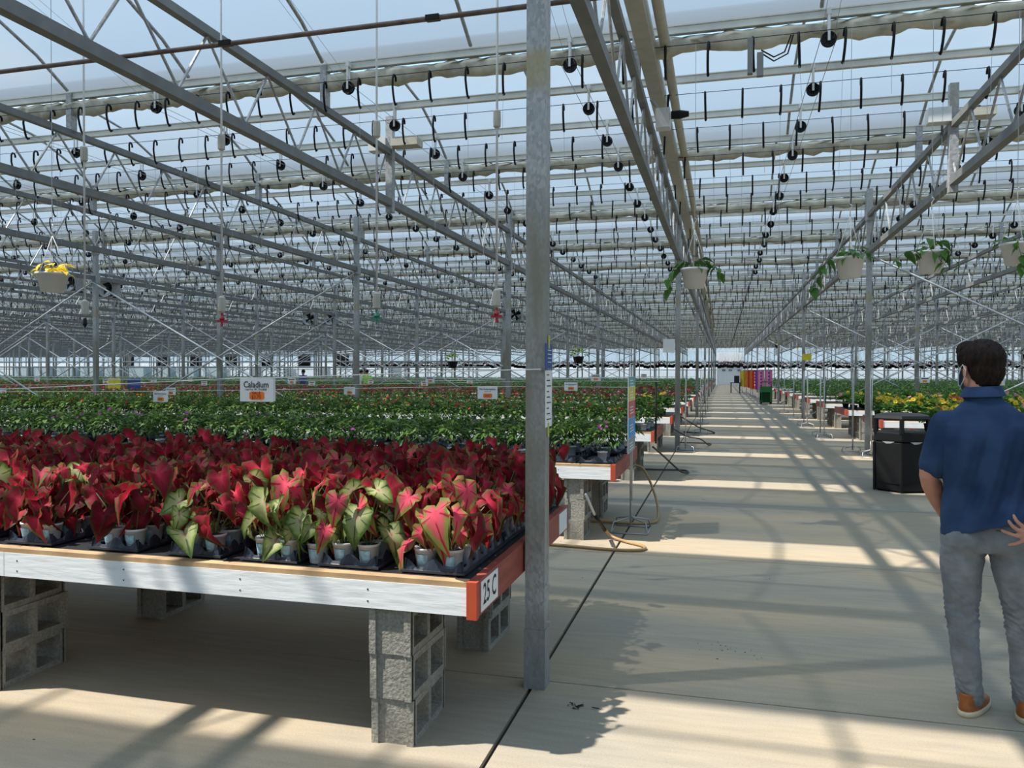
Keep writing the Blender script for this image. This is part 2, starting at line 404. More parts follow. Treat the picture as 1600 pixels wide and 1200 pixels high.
# dirt specks and a damp stain on the slabs are thin crumbs lying there
# ------------------------------------------------------------------ walls
def wall(name, parts):
    root = None
    for i, (b, mt, nm) in enumerate(parts):
        o = MB().box(*b).build(name if i == 0 else nm, mt, root)
        if i == 0: root = o; o['kind'] = 'structure'
    return root
wf = wall('wall_far', [((LX, RX, FARY, FARY+.1, 0, 3.0), M['endw'], ''), ((LX, RX, FARY, FARY+.1, 3.0, 4.6), M['endb'], 'upper_sheet'), ((LX, RX, FARY+.02, FARY+.1, 4.6, 6), M['endw'], 'gable_sheet'),
     ((LX, RX, FARY-.12, FARY, 2.0, 2.1), M['steel'], 'wall_rail')])
for k in range(48): MB().box(-126+3.66*k, -125.9+3.66*k, FARY-.12, FARY, 0, 5.2).build('wall_post', M['steel'], wf)
wall('wall_right', [((RX, RX+.1, BY, FARY, 0, 1.1), M['wallw'], ''), ((RX, RX+.1, BY, FARY, 1.1, 5.2), M['film'], 'film_sheet')])
wall('wall_left', [((LX-.1, LX, BY, FARY, 0, 1.6), M['wallw'], ''), ((LX-.1, LX, BY, FARY, 1.6, 5.2), M['film'], 'film_sheet')])
wall('wall_back', [((LX, RX, BY-.1, BY, 0, 1.0), M['wallw'], ''), ((LX, RX, BY-.1, BY, 1.0, 5.2), M['film'], 'film_sheet')])
d = MB().box(-.75, 2.56, FARY-.3, FARY-.15, 0, 4.35).build('door_1', M['doorw']); d['kind'] = 'structure'
for (a, b) in ((-.1, .35), (.75, 1.2), (1.9, 2.3)): MB().box(a, b, FARY-.33, FARY-.3, 1.9, 2.15).build('door_window', M['sign_grey'], d)

# ------------------------------------------------------------------ roof film over each bay, with open vents before the ridge
HR = .72
def zroof(u): return 5.22+HR*(1-u*u)           # u -1..1 across the bay
k = -3
while True:
    g1 = G0+P*k; g0 = g1-P
    if g0 > FARY: break
    c = (g0+g1)/2
    off = .36 if k == -1 else .0
    for (u0, u1, ns) in ((-1, (-.70+off*.5)/(P/2), 6), ((-.02+off)/(P/2), 1, 8)):
        v = MB()
        us = np.linspace(u0, u1, ns)
        for u in us:
            y = min(c+u*P/2, FARY+.5); z = zroof(u); v.v += [(LX, y, z), (RX, y, z)]
        for i in range(ns-1): v.f.append((2*i, 2*i+1, 2*i+3, 2*i+2))
        o = v.build('roof', M['film'], None, True); o['kind'] = 'structure'
    # arched tubes every half column spacing
    a = MB(); X0, X1 = xl(g1), xr(g1)
    n0 = int((X0-C0)/1.83)-1; n1 = int((X1-C0)/1.83)+1
    if g1 > 70: n0 = max(n0, -30)
    for n in range(n0, n1+1):
        X = C0+1.83*n
        a.tube([(X, c+u*P/2, zroof(u)-.035) for u in (-.97, -.75, -.4, 0, .4, .75, .97)], .021, 4 if g1 > 20 else 6, False)
    a.tube([(X0, c, zroof(0)-.05), (X1, c, zroof(0)-.05)], .02, 4)
    o = a.build('roof_arch', M['steel'], None, True); o['kind'] = 'structure'
    k += 1

# ------------------------------------------------------------------ columns
cm = MB(); cm.box(-.05, .05, -.05, .05, 0, 5.2); near_mesh = cm.mesh('column', M['post'])
cb = MB(); cb.box(-.05, .05, -.05, .05, 0, 5.2); cb.box(-.075, .075, -.075, .075, 3.86, 4.12); cb.box(-.065, .065, -.065, .065, 4.58, 4.8)
col_mesh = cb.mesh('column', M['post'])
cols = []
for r in range(-1, 9):
    y = Y1+D*r
    if y > FARY: break
    X0, X1 = xl(y)-2, xr(y)
    for n in range(int((X0-C0)/CS), int((X1-C0)/CS)+1):
        X = C0+CS*n
        if r == 0 and n == 0: continue
        if r < 1 and (n < -4 or n > 3): continue
        o = link('column', col_mesh, None, (X, y, 0)); o['kind'] = 'structure'
nc = link('column', near_mesh, None, (C0, Y1, 0)); tag(nc, 'tall galvanised square steel post at the corner of the red caladium bench', None, None, 'structure')
MB().box(-.054, .054, -.054, .054, 0, .30).build('base_sleeve', M['post'], nc)
sc = MB()
for z in (.33, 1.605, .52): sc.lathe([(.006, 0), (.006, .02)], (.05, -.01, z), 6, axis='x')
sc.lathe([(.007, -.018), (.007, 0)], (.03, -.05, 1.605), 6, axis='y')
sc.build('screw', M['steel'], nc)
# ------------------------------------------------------------------ trusses (run away from the camera along each column line)
def truss_mesh():
    t = MB(); t.box(-.048, .048, 0, D, ZL-.05, ZL+.05); a = t.mesh('bottom_chord', M['dark_steel'])
    t = MB(); t.box(-.04, .04, 0, D, ZU-.04, ZU+.04); b = t.mesh('top_chord', M['dark_steel'])
    t = MB(); n = 13; s_ = D/n
    for i in range(n):
        y0 = i*s_
        t.tube([(0, y0, ZL+.05), (0, y0+s_*.40, ZU-.04)], .014, 5, False); t.tube([(0, y0+s_*.40, ZU-.04), (0, y0+s_, ZL+.05)], .014, 5, False)
    c = t.mesh('web', M['steel'])
    t = MB()
    for i in range(3): 
        yy = G0-Y1+P*(i-1)
        t.box(-.04, .04, yy-.05, yy+.05, ZU, 5.2)
    dd = t.mesh('gutter_post', M['steel'])
    return a, b, c, dd
tm = truss_mesh()
for r in range(-1, 9):
    y = Y1+D*r
    if y > FARY-3: break
    X0, X1 = xl(y+D)-2, xr(y+D)
    for n in range(int((X0-C0)/CS), int((X1-C0)/CS)+1):
        if r < 0 and (n < -3 or n > 2): continue
        X = C0+CS*n
        root = link('roof_truss', tm[0], None, (X, y, 0)); root['kind'] = 'structure'
        near = r <= 1
        link('top_chord', tm[1], root); link('web', tm[2], root)
        if r < 4: link('gutter_post', tm[3], root)

# ------------------------------------------------------------------ gutters, rails, curtains
k = -3
while G0+P*k < FARY:
    y = G0+P*k; X0, X1 = (xl(y), xr(y)) if k >= 0 else (-22, 10)
    g = MB()
    g.box(X0, X1, y+.02, y+.03, 5.22, 5.37); g.box(X0, X1, y+.03, y+.20, 5.22, 5.23); g.box(X0, X1, y+.20, y+.21, 5.22, 5.37)
    g.box(X0, X1, y, y+.025, 5.355, 5.375)
    o = g.build('gutter', M['gutter']); o['kind'] = 'structure'
    k += 1
def rail(y):
    X0, X1 = xl(y), xr(y); g = MB()
    g.box(X0, X1, y-.018, y+.018, ZR-.045, ZR+.04); g.box(X0, X1, y-.032, y+.032, ZR-.05, ZR-.036); g.box(X0, X1, y-.028, y+.028, ZR+.028, ZR+.04)
    o = g.build('ceiling_rail', M['alu']); o['kind'] = 'structure'
nr = 0
RAILS = []
while G0+nr*P/3 < FARY-1:
    RAILS.append(G0+nr*P/3); rail(RAILS[-1]); nr += 1
for k in range(24):
    y = G0+P*k+.03
    if y > FARY: break
    X0, X1 = xl(y), xr(y); near = y < 22
    step = .075 if y < 10 else (.13 if near else (.5 if y < 45 else 1.2))
    X = np.arange(X0, X1, step); n = len(X); ns = 10 if near else 6
    rng = np.random.RandomState(k)
    ph = np.interp(X, np.linspace(X0, X1, max(4, int((X1-X0)/1.3))), rng.uniform(-.5, .5, max(4, int((X1-X0)/1.3))))
    sw = np.abs(np.sin((X+ph)*PI/.92))
    V = np.zeros((n, ns, 3)); V[:, :, 0] = X[:, None]
    for j in range(ns):
        a = 2*PI*j/ns; cy, cz = math.cos(a), math.sin(a)
        hz = .085 + .055*sw if cz < 0 else .055 + .01*sw
        fold = (rng.uniform(-.018, .018, n) if not near else .010*rng.randn(n)) + .020*np.sin(X*PI/.46*3+j*1.9+ph*4) + .014*np.sin(X*23+j*2.4)
        V[:, j, 1] = y+.01+.085*cy+fold*abs(cy); V[:, j, 2] = 5.055+cz*hz+fold*.6
    idx = np.arange(n*ns).reshape(n, ns); a_ = idx[:-1]; b_ = idx[1:]
    F = np.stack([a_, np.roll(a_, -1, 1), np.roll(b_, -1, 1), b_], -1).reshape(-1, 4)
    o = link('shade_curtain', np_mesh('shade_curtain', V.reshape(-1, 3), F, M['curtain'], smooth=True))
    tag(o, ('cream shade curtain gathered in folds under the nearest gutter' if k == 0 else 'cream shade curtain gathered in folds under the second gutter' if k == 1 else f'cream shade curtain gathered under the {ordw(k+1)} gutter back'), 'curtain', 'shade curtains')

# beige duct and rolled side sheet along the truss of the aisle
o = MB().tube([(-.60, y, 5.0+(.02*math.sin(y))) for y in np.arange(4.2, 60, 2.1)], .055, 10).build('heating_pipe', M['beige'], None, True)
tag(o, 'beige round duct running down the house beside the aisle truss', 'duct')
o = MB().box(-.86, -.70, 4.3, 70, 4.86, 5.08).build('rolled_sheet', M['beige']); tag(o, 'flat beige folded sheet running along the aisle truss', 'sheet roll')
o = MB().tube([(-9, 5.2, 4.085), (-6, 5.2, 4.07), (-2, 5.2, 4.075), (.6, 5.2, 4.085)], .018, 8).build('rusty_pipe', M['rust'], None, True)
tag(o, 'thin rusty brown pipe crossing the bare front bay over the trusses', 'pipe')
for X in (-3.65, -1.98): MB().box(X-.05, X+.05, 5.175, 5.225, 4.06, 4.095).build('pipe_coupling', M['black'], o)

# braces: crossed rods over two column spacings
def brace(X, y, lab):
    t = thing('cross_brace', (X, y-.085, 0), lab, 'brace', 'crossed brace rods')
    MB().tube([(-CS, 0, .02), (CS, 0, ZL-.1)], .021 if y < 40 else .034, 5).build('brace_rod', M['rod'], t, True)
    MB().tube([(-CS, -.04, ZL-.1), (CS, -.04, .05)], .021 if y < 40 else .034, 5).build('brace_rod', M['rod'], t, True)
for r in range(1, 8):
    y = Y1+D*r
    for n in range(8):
        if r == 1 and n > 2: continue
        X = -11.883-7.32*n
        if X > xl(y)-2 and n < 3+r: brace(X, y, f'crossed steel brace rods left of the aisle, {ordw(r+1)} column row, {ordw(n+1)} pair from the aisle')
        X = 6.417+7.32*n
        if X-CS < xr(y) and n < 4: brace(X, y, f'crossed steel brace rods right of the aisle, {ordw(r+1)} column row, {ordw(n+1)} pair from the aisle')

# ------------------------------------------------------------------ hooks on the cables, pulleys, wires
hookp = [(0, .042, -.040), (0, .040, -.012), (0, .024, .006), (0, .004, .004), (0, -.010, -.022), (0, -.012, -.10), (0, .004, -.165), (0, .022, -.215), (0, .042, -.238), (0, .060, -.224)]
hookp = [tuple(c*1.33 for c in q) for q in hookp]
hook_me = MB().tube(hookp, .0135, 6).mesh('hook', M['black'], True)
wire_me = [MB().tube([(0, .04, -.31), (.012, .04, -.31-L)], .0022, 3, False).mesh('hanging_wire', M['wire']) for L in (.35, .5, 1.1, 1.6)]
lo_h = MB().tube([hookp[0], hookp[2], hookp[4], hookp[6], hookp[8]], .014, 3, False)
loV = np.array(lo_h.v); loF = np.array([f for f in lo_h.f if len(f) == 4])
lo2 = MB().tube([(0, .04, 0), (0, -.016, -.13), (0, .04, -.31)], .010, 3, False); lo2V = np.array(lo2.v); lo2F = np.array([f for f in lo2.f if len(f) == 4])
wv = MB().tube([(0, .03, -.2), (0, .03, -1.3)], .0045, 3, False); wV = np.array(wv.v); wF = np.array([f for f in wv.f if len(f) == 4])
nh = 0; far_h = []; far_h2 = []; far_w = []
for k, yr in enumerate(RAILS):
    y = yr-.17+.03*math.sin(k*2.1); z = 4.95
    X0, X1 = xl(y)+2, xr(y)-1.5
    o = MB().tube([(X0, y, z), (X1, y, z)], .004 if y < 20 else .006, 4, False).build('hook_cable', M['black'])
    tag(o, f'thin taut cable carrying black hooks, {ordw(k+1)} from the front', 'cable', 'hook cables')
    j = 0; X = X0+R_.random()*.4
    rr = random.Random(k)
    while X < X1:
        vis = -1.135*y-.3 < X < .33*y+.3
        if vis and nh < 296 and y < 19.5:
            o = link('hook', hook_me, None, (X, y, z), (0, rr.uniform(-.05, .05), rr.uniform(-.12, .12)))
            q_ = int(math.ceil(abs(X-C0)/.432)); sd_ = 'right' if X > C0 else 'left'
            tag(o, f'black hook on the {ordw(k+1)} cable, {ordw(q_)} {sd_} of the near post', 'hook', 'black hooks on the cables'); nh += 1
            if rr.random() < .55: link('hanging_wire', wire_me[rr.choice((0, 0, 1, 2, 3))], o)
        elif vis:
            (far_h if y < 42 else far_h2).append((X, y, z))
            if rr.random() < .22: far_w.append((X, y, z))
        X += .432 if y < 60 else .5
        j += 1
V1, F1, _ = tile(loV, loF, np.array(far_h), np.random.RandomState(1).uniform(-.15, .15, len(far_h)))
o = link('hook', np_mesh('hook', V1, F1, M['black'])); tag(o, 'rows of black hooks on cables deeper in the greenhouse', 'hooks', None, 'stuff')
V1, F1, _ = tile(lo2V, lo2F, np.array(far_h2)); o = link('hook', np_mesh('hook', V1, F1, M['black'])); tag(o, 'tiny black hooks on the most distant roof cables', 'hooks', None, 'stuff')
V1, F1, _ = tile(wV, wF, np.array(far_w), sc=np.stack([np.ones(len(far_w))]*2+[np.random.RandomState(3).uniform(.3, 1.6, len(far_w))], 1))
o = link('hanging_wire', np_mesh('hanging_wire', V1, F1, M['wire'])); tag(o, 'fine steel wires hanging below the distant hooks', 'wires', None, 'stuff')

def wheel_mb(r=.075, n=18):
    w = MB(); w.lathe([(r*.80, -.012), (r, -.018), (r*.9, 0), (r, .018), (r*.80, .012)], (0, 0, 0), n, False, axis='y')
    w.lathe([(r*.80, -.012), (r*.80, .012)], (0, 0, 0), n, False, axis='y'); w.lathe([(.02, -.02), (.02, .02)], (0, 0, 0), 10, axis='y')
    w.lathe([(r*.82, -.003), (.01, -.003), (.01, .003), (r*.82, .003)], (0, 0, 0), n, False, axis='y')
    for i in range(5):
        a = 2*PI*i/5; w.tube([(0, -.008, 0), (math.cos(a)*r*.84, -.008, math.sin(a)*r*.84)], .006, 4)
    return w
wh = wheel_mb().mesh('wheel', M['black'], False)
hubm = MB().lathe([(.009, -.024), (.009, .024)], (0, 0, 0), 8, axis='y').mesh('axle', M['wire'])
brm = MB().box(-.012, .012, -.032, -.024, -.02, .25).box(-.012, .012, .024, .032, -.02, .25).box(-.02, .02, -.034, .034, .24, .30).mesh('bracket', M['whitep'])
lw = MB().lathe([(.07, -.015), (.07, .015)], (0, 0, 0), 8, axis='y').box(-.012, .012, -.03, .03, .05, .29)
plV = np.array(lw.v); plF = np.array([f for f in lw.f if len(f) == 4])
npul = 0; far_p = []
for k, yr in enumerate(RAILS):
    y = yr-.081
    for j in range(-16, 60):
        X = .9925-2.6157*j
        if not (-1.135*y-.3 < X < .33*y+.3): continue
        if npul < 150 and y < 27:
            # wheels alternate sides of the rail
            lt = f'{ordw(-j)} line right of the aisle' if j < 0 else 'line over the aisle' if j == 0 else f'{ordw(j)} line left of the aisle'
            o = thing('pulley', (X+.02*math.sin(k*3+j), y, 4.893), f'black pulley wheel, {lt}, {ordw(k+1)} rail from the front', 'pulley', 'black curtain pulleys')
            link('wheel', wh, o, (0, -.0, 0)); link('bracket', brm, o); link('axle', hubm, o); npul += 1
        else: far_p.append((X, y, 4.893))
V1, F1, _ = tile(plV, plF, np.array(far_p)); o = link('pulley', np_mesh('pulley', V1, F1, M['black'])); tag(o, 'black curtain pulleys in the distant part of the roof', 'pulleys', None, 'stuff')
# drive wires running along the pulley lines
for j in range(-3, 14):
    X = .9925-2.6157*j; y0 = max(G0-.2, (X+1)/.34 if X > 0 else -(X+2)/1.13)
    o = MB().tube([(X-.075, y0, 4.90), (X-.075, 85, 4.90)], .004, 3, False).tube([(X+.075, y0, 4.90), (X+.075, 85, 4.90)], .004, 3, False).build('drive_wire', M['wire'])
    tag(o, 'pair of thin drive wires over the '+(f'right-hand benches, {ordw(-j)} from the aisle' if j < 0 else 'middle of the aisle' if j == 0 else f'left benches, {ordw(j)} from the aisle'), 'wire', 'curtain drive wires')
# slanting wires up to the roof in the front bay
o = MB()
for X in (-6.9, -4.28, -1.65, .9): o.tube([(X, 5.0, 5.8), (X+.02, G0-.1, 4.9)], .0025, 3, False); o.tube([(X+.12, 5.0, 5.8), (X+.14, G0-.1, 4.9)], .0025, 3, False)
o = o.build('slanting_wire', M['wire']); tag(o, 'thin slanting wires from roof to pulleys in the front bay', 'wires', None, 'stuff')

# curtain drive gear boxes
def gearbox(X, y, lab):
    t = thing('curtain_motor', (X, y, 0), lab, 'motor')
    MB().box(-.30, -.04, -.09, .09, 4.72, 4.90).build('housing', M['whitep'], t)
    MB().box(.05, .45, -.11, .11, 4.76, 4.86).build('gear_plate', M['beige'], t)
    MB().box(-.05, .05, -.05, .05, 3.85, 5.2).build('mounting_post', M['steel'], t)
    MB().tube([(-.04, 0, 4.8), (.05, 0, 4.8)], .05, 10).build('drive_shaft', M['steel'], t)
gearbox(-4.563, 10.3, 'white curtain motor box on a truss left of the near post')
gearbox(2.757, 10.9, 'white curtain motor box on the right-hand truss above the baskets')
t = thing('control_box', (-.62, 9.2, 4.5), 'small white control box with dark camera on the aisle truss', 'control box')
MB().box(-.14, .02, -.08, .08, -.1, .12).build('housing', M['whitep'], t); MB().lathe([(.045, 0), (.05, .1), (.03, .2)], (.03, 0, .05), 10, axis='x').build('lens', M['black'], t)
MB().tube([(-.1, 0, .12), (-.2, 0, .25)], .02, 6).build('bracket', M['steel'], t)
t = thing('sensor_box', (.27, 8.2, 4.62), 'dark junction box with looped cables hanging at the nearest gutter', 'junction box')
MB().box(-.05, 0, -.03, .03, -.05, .3).box(.04, .1, -.03, .03, -.08, .15).build('housing', M['dark_steel'], t)
MB().tube([(.08, 0, .15), (.2, 0, .06), (.33, 0, .12), (.38, 0, .3)], .008, 5).tube([(.08, 0, .18), (.2, 0, .1), (.3, 0, .14), (.36, 0, .3)], .008, 5).build('looped_cable', M['black'], t)

# mister drop tubes in the front bay
for X, c, mt, lab in ((-5.32, None, 'black', 'thin drop tube with white weights and black nozzle, leftmost of four'),
                      (-3.96, 'redpl', 'redpl', 'thin drop tube with white weights and red nozzle, second from the left edge'),
                      (-2.585, 'greenpl', 'greenpl', 'thin drop tube with white weights and green nozzle, midway along the caladium bench'),
                      (-1.62, 'redpl', 'redpl', 'thin drop tube with white weights and red nozzle, beside the near post')):
    t = thing('mister_drop', (X, 5.58, 0), lab, 'mister')
    MB().tube([(0, 0, 2.2), (0, 0, 5.8)], .009, 6).build('drop_tube', M['whitep'], t, True)
    for z in (2.14, 3.46): MB().lathe([(.012, -.07), (.028, -.055), (.03, 0), (.028, .055), (.012, .07)], (0, 0, z), 10).build('weight', M['beige'], t)
    if c:
        MB().lathe([(.012, 2.03), (.024, 2.045), (.01, 2.07)], (0, 0, -.02), 10).box(-.042, .042, -.008, .008, 1.995, 2.015).tube([(0, 0, 1.96), (0, 0, 2.1)], .010, 6).build('nozzle', M[mt], t)
        
    else: MB().lathe([(.004, 1.97), (.02, 2.0), (.012, 2.05)], (0, 0, 0), 8).build('nozzle', M['black'], t)

# circulation fans
def fan(x, y, z, s, lab, grp=None):
    t = thing('circulation_fan', (x, y, z), lab, 'fan', grp)
    h = s/2; MB().box(-h, -h+.03, -.12, .12, -h, h).box(h-.03, h, -.12, .12, -h, h).box(-h, h, -.12, .12, h-.03, h).box(-h, h, -.12, .12, -h, -h+.03).build('housing', M['steel'], t)
    MB().lathe([(h*.92, -.15), (h*.80, 0), (h*.92, .15)], (0, 0, 0), 20, False, axis='y').build('shroud', M['whitep'], t, True)
    b = MB()
    for i in range(4):
        a = PI/2*i+.5; c_, s_ = math.cos(a), math.sin(a); r = h*.76
        b.quad((c_*.03-s_*.03, -.03, s_*.03+c_*.03), (c_*r-s_*.09, -.05, s_*r+c_*.09), (c_*r+s_*.09, .05, s_*r-c_*.09), (c_*.03+s_*.03, .03, s_*.03-c_*.03))
    b.lathe([(.05, -.06), (.05, .06)], (0, 0, 0), 10, axis='y').build('blades', M['black'], t)
    MB().tube([(0, 0, h), (0, 0, 5.1-z)], .012, 5).build('hanger', M['steel'], t)
    return t
fan(-17.0, 17.4, 3.98, .5, 'square circulation fan left of a column, behind the yellow hanging basket')
fan(-15.8, 17.4, 3.80, .5, 'square circulation fan right of the column near the yellow hanging basket')
fan(-17.2, 30.4, 3.9, .6, 'distant square circulation fan left of its column', None)
fan(-16.2, 30.4, 3.9, .6, 'distant square circulation fan right of its column', None)
fan(-8.0, 30.2, 3.9, .6, 'small distant circulation fan midway along the greenhouse')

# ------------------------------------------------------------------ benches
BX = -.965; BX2 = 2.845; BZ = .726
def block_mesh():
    """hollow block on its side: two cores open towards +-X"""
    m_ = MB(); X, Y, Z, w = .095, .2, .0965, .03
    for y0, y1 in ((-Y, -Y+w), (-.017, .017), (Y-w, Y)): m_.box(-X, X, y0, y1, -Z, Z)
    for y0, y1 in ((-Y+w, -.017), (.017, Y-w)):
        m_.box(-X, X, y0, y1, -Z, -Z+w); m_.box(-X, X, y0, y1, Z-w, Z)
        m_.box(-.012, .012, y0, y1, -Z+w, Z-w) if False else None
    for s_ in (-1, 1):
        m_.box(-X, -X+.03, s_*Y-.012 if s_ > 0 else s_*Y-.012, s_*Y+.012, -Z, Z); m_.box(X-.03, X, s_*Y-.012, s_*Y+.012, -Z, Z)
    return m_.mesh('cinder_block', M['block'])
blk = block_mesh()
def pile(x, y, far, lab):
    for i in range(3):
        o = link('cinder_block', blk, None, (x+R_.uniform(-.008, .008), y+R_.uniform(-.01, .01), .0965+.1935*i), (0, 0, R_.uniform(-.03, .03)))
        if far: tag(o, ('lowest ', 'middle ', 'topmost ')[i]+far, 'block', 'blocks under the farther benches')
        else: tag(o, ('lowest', 'middle', 'topmost')[i]+' concrete block '+lab, 'block')
def bench(k, side):
    y = 3.045+P*k; dep = 1.95; s_ = -1 if side == 'l' else 1; xe = BX if side == 'l' else BX2
    far_x = xl(y+2)+1 if side == 'l' else xr(y+2)+1
    x0, x1 = sorted((xe, far_x))
    nm = ORD[k] if k < 12 else None
    where = ('left' if side == 'l' else 'right')+' of the aisle'
    t = thing('plant_bench', (xe, y, 0), ('nearest long low bench, white front and red end, holding red caladiums' if (k == 0) else
        f'white-fronted plant bench with red end, {nm} row back, {where}' if k < 8 else f'distant plant bench, {ordw(k+1)} row back, {where}'), 'bench', None if k < 8 else 'distant plant benches '+where)
    ax, bx = x0-xe, x1-xe
    if k < 8:
        MB().box(ax+.04*(s_ > 0), bx-.04*(s_ < 0), .035, dep, BZ-.03, BZ-.012).build('tabletop', M['wood'], t)
        MB().box(ax+.05*(s_ > 0), bx-.05*(s_ < 0), .06, dep-.02, BZ-.012, BZ-.002).build('weed_mat', M['blackmat'], t)
    else:
        MB().box(ax+.04*(s_ > 0), bx-.04*(s_ < 0), .035, dep, BZ-.03, BZ-.004).build('tabletop', M['blackmat'], t)
    # white front boards, with joints
    xx = xe+s_*.042; seg = [1.93+.42, 2.44, 2.44, 2.44]; i = 0; lim = far_x; L0 = [2.40, 2.44, 2.44]
    while (lim-xx)*s_ > 0 and i < (3 if k < 3 else 1):
        L = (2.385 if k == 0 and side == 'l' and i == 0 else 2.44) if k < 3 and i < 2 else abs(lim-xx)
        a, b = sorted((xx, xx+s_*L)); a -= xe; b -= xe
        f = MB().box(a+.002, b-.002, 0, .036, BZ-.14, BZ-.024).build('front_board', M['white_board'], t)
        if k < 3:
            MB().box(a, b, .003, .058, BZ-.023, BZ-.001).build('edge_strip', M['wood'], t)
            n_ = MB(); q = a+.08
            while q < b and q < a+2.6:
                for z in (BZ-.06, BZ-.11): n_.box(q-.003, q+.003, -.0015, 0, z-.003, z+.003)
                q += .62
            n_.build('nail', M['ink'], f)
        xx += s_*L; i += 1
    a, b = sorted((0, s_*.04))
    e_ = MB().box(a, b, .02, dep, BZ-.145, BZ+.005).build('end_board', M['red_board'], t)
    MB().box(a-.002, b+.002, -.012, .02, BZ-.15, BZ+.004).build('corner_post', M['redpaint'], t)
    if k < 4:
        MB().box(ax+.05*(s_ > 0), bx-.05*(s_ < 0), .25, .34, BZ-.14, BZ-.03).box(ax+.05*(s_ > 0), bx-.05*(s_ < 0), 1.35, 1.44, BZ-.14, BZ-.03).build('joist', M['wood'], t)
    # block piles
    npile = 2 if k < 4 else 1
    for j in range(npile):
        px = xe+s_*(.395+2.2*j)
        if side == 'l' and px < -1.13*y-3: continue
        if side == 'r' and px > .33*(y+2)+.5: continue
        pn = 'near the red corner'
        if j == 1 and k == 0: pn = 'at far left'
        for yy, dn in ((y+.235, 'front'), (y+1.42, 'rear')):
            pile(px, yy, None if k == 0 else f'block under the {ordw(k+1)} bench back, {where}, '+('front' if yy < y+1 else 'rear')+' stack'+(', farther in' if j else ''), f'of the {dn} stack under the caladium bench {pn}')
    return t
for k in range(25):
    if 3.045+P*k+2 > FARY-1: break
    b = bench(k, 'l')
    if k == 0: bench0 = b
    if k >= 2: bench(k, 'r')

# text
def text_mesh(s, size, mat, cond=1.0):
    c = bpy.data.curves.new('lettering', 'FONT'); c.body = s; c.size = size; c.align_x = 'CENTER'; c.align_y = 'CENTER'; c.extrude = 0; c.offset = size*.012
    c.resolution_u = 3
    o = bpy.data.objects.new('t', c); COL.objects.link(o); bpy.context.view_layer.update()
    me = bpy.data.meshes.new_from_object(o.evaluated_get(bpy.context.evaluated_depsgraph_get())); bpy.data.objects.remove(o)
    me.materials.clear(); me.materials.append(mat); me.name = 'lettering'
    return me
def put_text(s, size, mat, parent, loc, rot=(PI/2, 0, 0), sx=1):
    return link('lettering', text_mesh(s, size, mat), parent, loc, rot, (sx, 1, 1))
# number card on the red end board
def card(parent, y, txt):
    c = MB().box(.041, .043, y, y+.20, BZ-.13, BZ-.005).build('number_card', M['paper'], parent)
    put_text(txt, .12, M['ink'], c, (.0436, y+.10, BZ-.068), (PI/2, 0, PI/2), .85)
t0 = bench0
c = MB().box(.0005, .003, .05, .30, BZ-.135, BZ-.008).build('number_card', M['paper'], t0); put_text('25 C', .125, M['ink'], c, (.0036, .175, BZ-.072), (PI/2, 0, PI/2), .8)
c = MB().box(.0005, .003, 1.66, 1.90, BZ-.135, BZ-.008).build('number_card', M['paper'], t0)

# ------------------------------------------------------------------ leaves
def cal_leaf(rng, L):
    n = 18; rings = (.0, .38, .72, 1.0); v = []; a = []; f = []
    fold = rng.uniform(-.1, .75); droop = rng.uniform(.6, 3.4); wv_ = rng.uniform(.06, .17); ph = rng.uniform(0, 6)
    for ri, q in enumerate(rings):
        if ri == 0: v.append((0, 0, 0)); a.append((0, .5, 0, 1)); continue
        for j in range(n):
            th = -PI+2*PI*j/n; A = abs(th)
            r = np.interp(A, [0, .25, .6, 1.1, 1.6, 2.1, 2.5, 2.8, PI], [1.0, .80, .62, .53, .50, .56, .62, .50, .12])
            x_, y_ = r*q*math.cos(th), r*q*math.sin(th)*1.05
            z_ = fold*abs(y_)-droop*.35*max(x_, -.1)**2 + (wv_*math.sin(5*th+ph)*(q**3)) + .04*math.sin(9*th+ph*2)*(q**3)
            v.append((x_*L, y_*L, z_*L)); a.append((q, 1.0 if j % 3 == 0 else .4, rng.random(), 1))
    for j in range(n): f.append((0, 1+j, 1+(j+1) % n))
    for r in range(2):
        for j in range(n):
            b0 = 1+r*n; b1 = 1+(r+1)*n; f.append((b0+j, b1+j, b1+(j+1) % n, b0+(j+1) % n))
    m_ = MB(); m_.v = v; m_.f = f; m_.a = a
    return m_
leafs = {}
for key in ('cal_red', 'cal_pink', 'cal_white'):
    rr = random.Random(len(key)); leafs[key] = [cal_leaf(rr, L).mesh('leaf', M[key], True) for L in (.085, .10, .115, .095, .08, .11)]
def pot_mesh(r=.052, h=.092):
    p = MB().lathe([(r*.72, 0), (r*.95, h*.88), (r, h*.88), (r, h), (r*.93, h), (r*.93, h*.9), (.001, h*.88)], (0, 0, 0), 16, False)
    return p
pot_me = pot_mesh().mesh('pot', M['potw'], True)
soil_me = MB().lathe([(.0475, .083), (.001, .085)], (0, 0, 0), 12, False).mesh('soil', M['soil'])
lab_me = MB()
for sgn in (0,):
    for i in range(6):
        a0 = -PI/2-.55+i*.18; a1 = a0+.18
        for (z0, z1) in ((.022, .066),):
            r0, r1 = .0385+.0135*z0/.081+.0012, .0385+.0135*z1/.081+.0012
            lab_me.quad((r0*math.cos(a0), r0*math.sin(a0), z0), (r0*math.cos(a1), r0*math.sin(a1), z0), (r1*math.cos(a1), r1*math.sin(a1), z1), (r1*math.cos(a0), r1*math.sin(a0), z1))
lab_me = lab_me.mesh('pot_print', M['label_blue'])
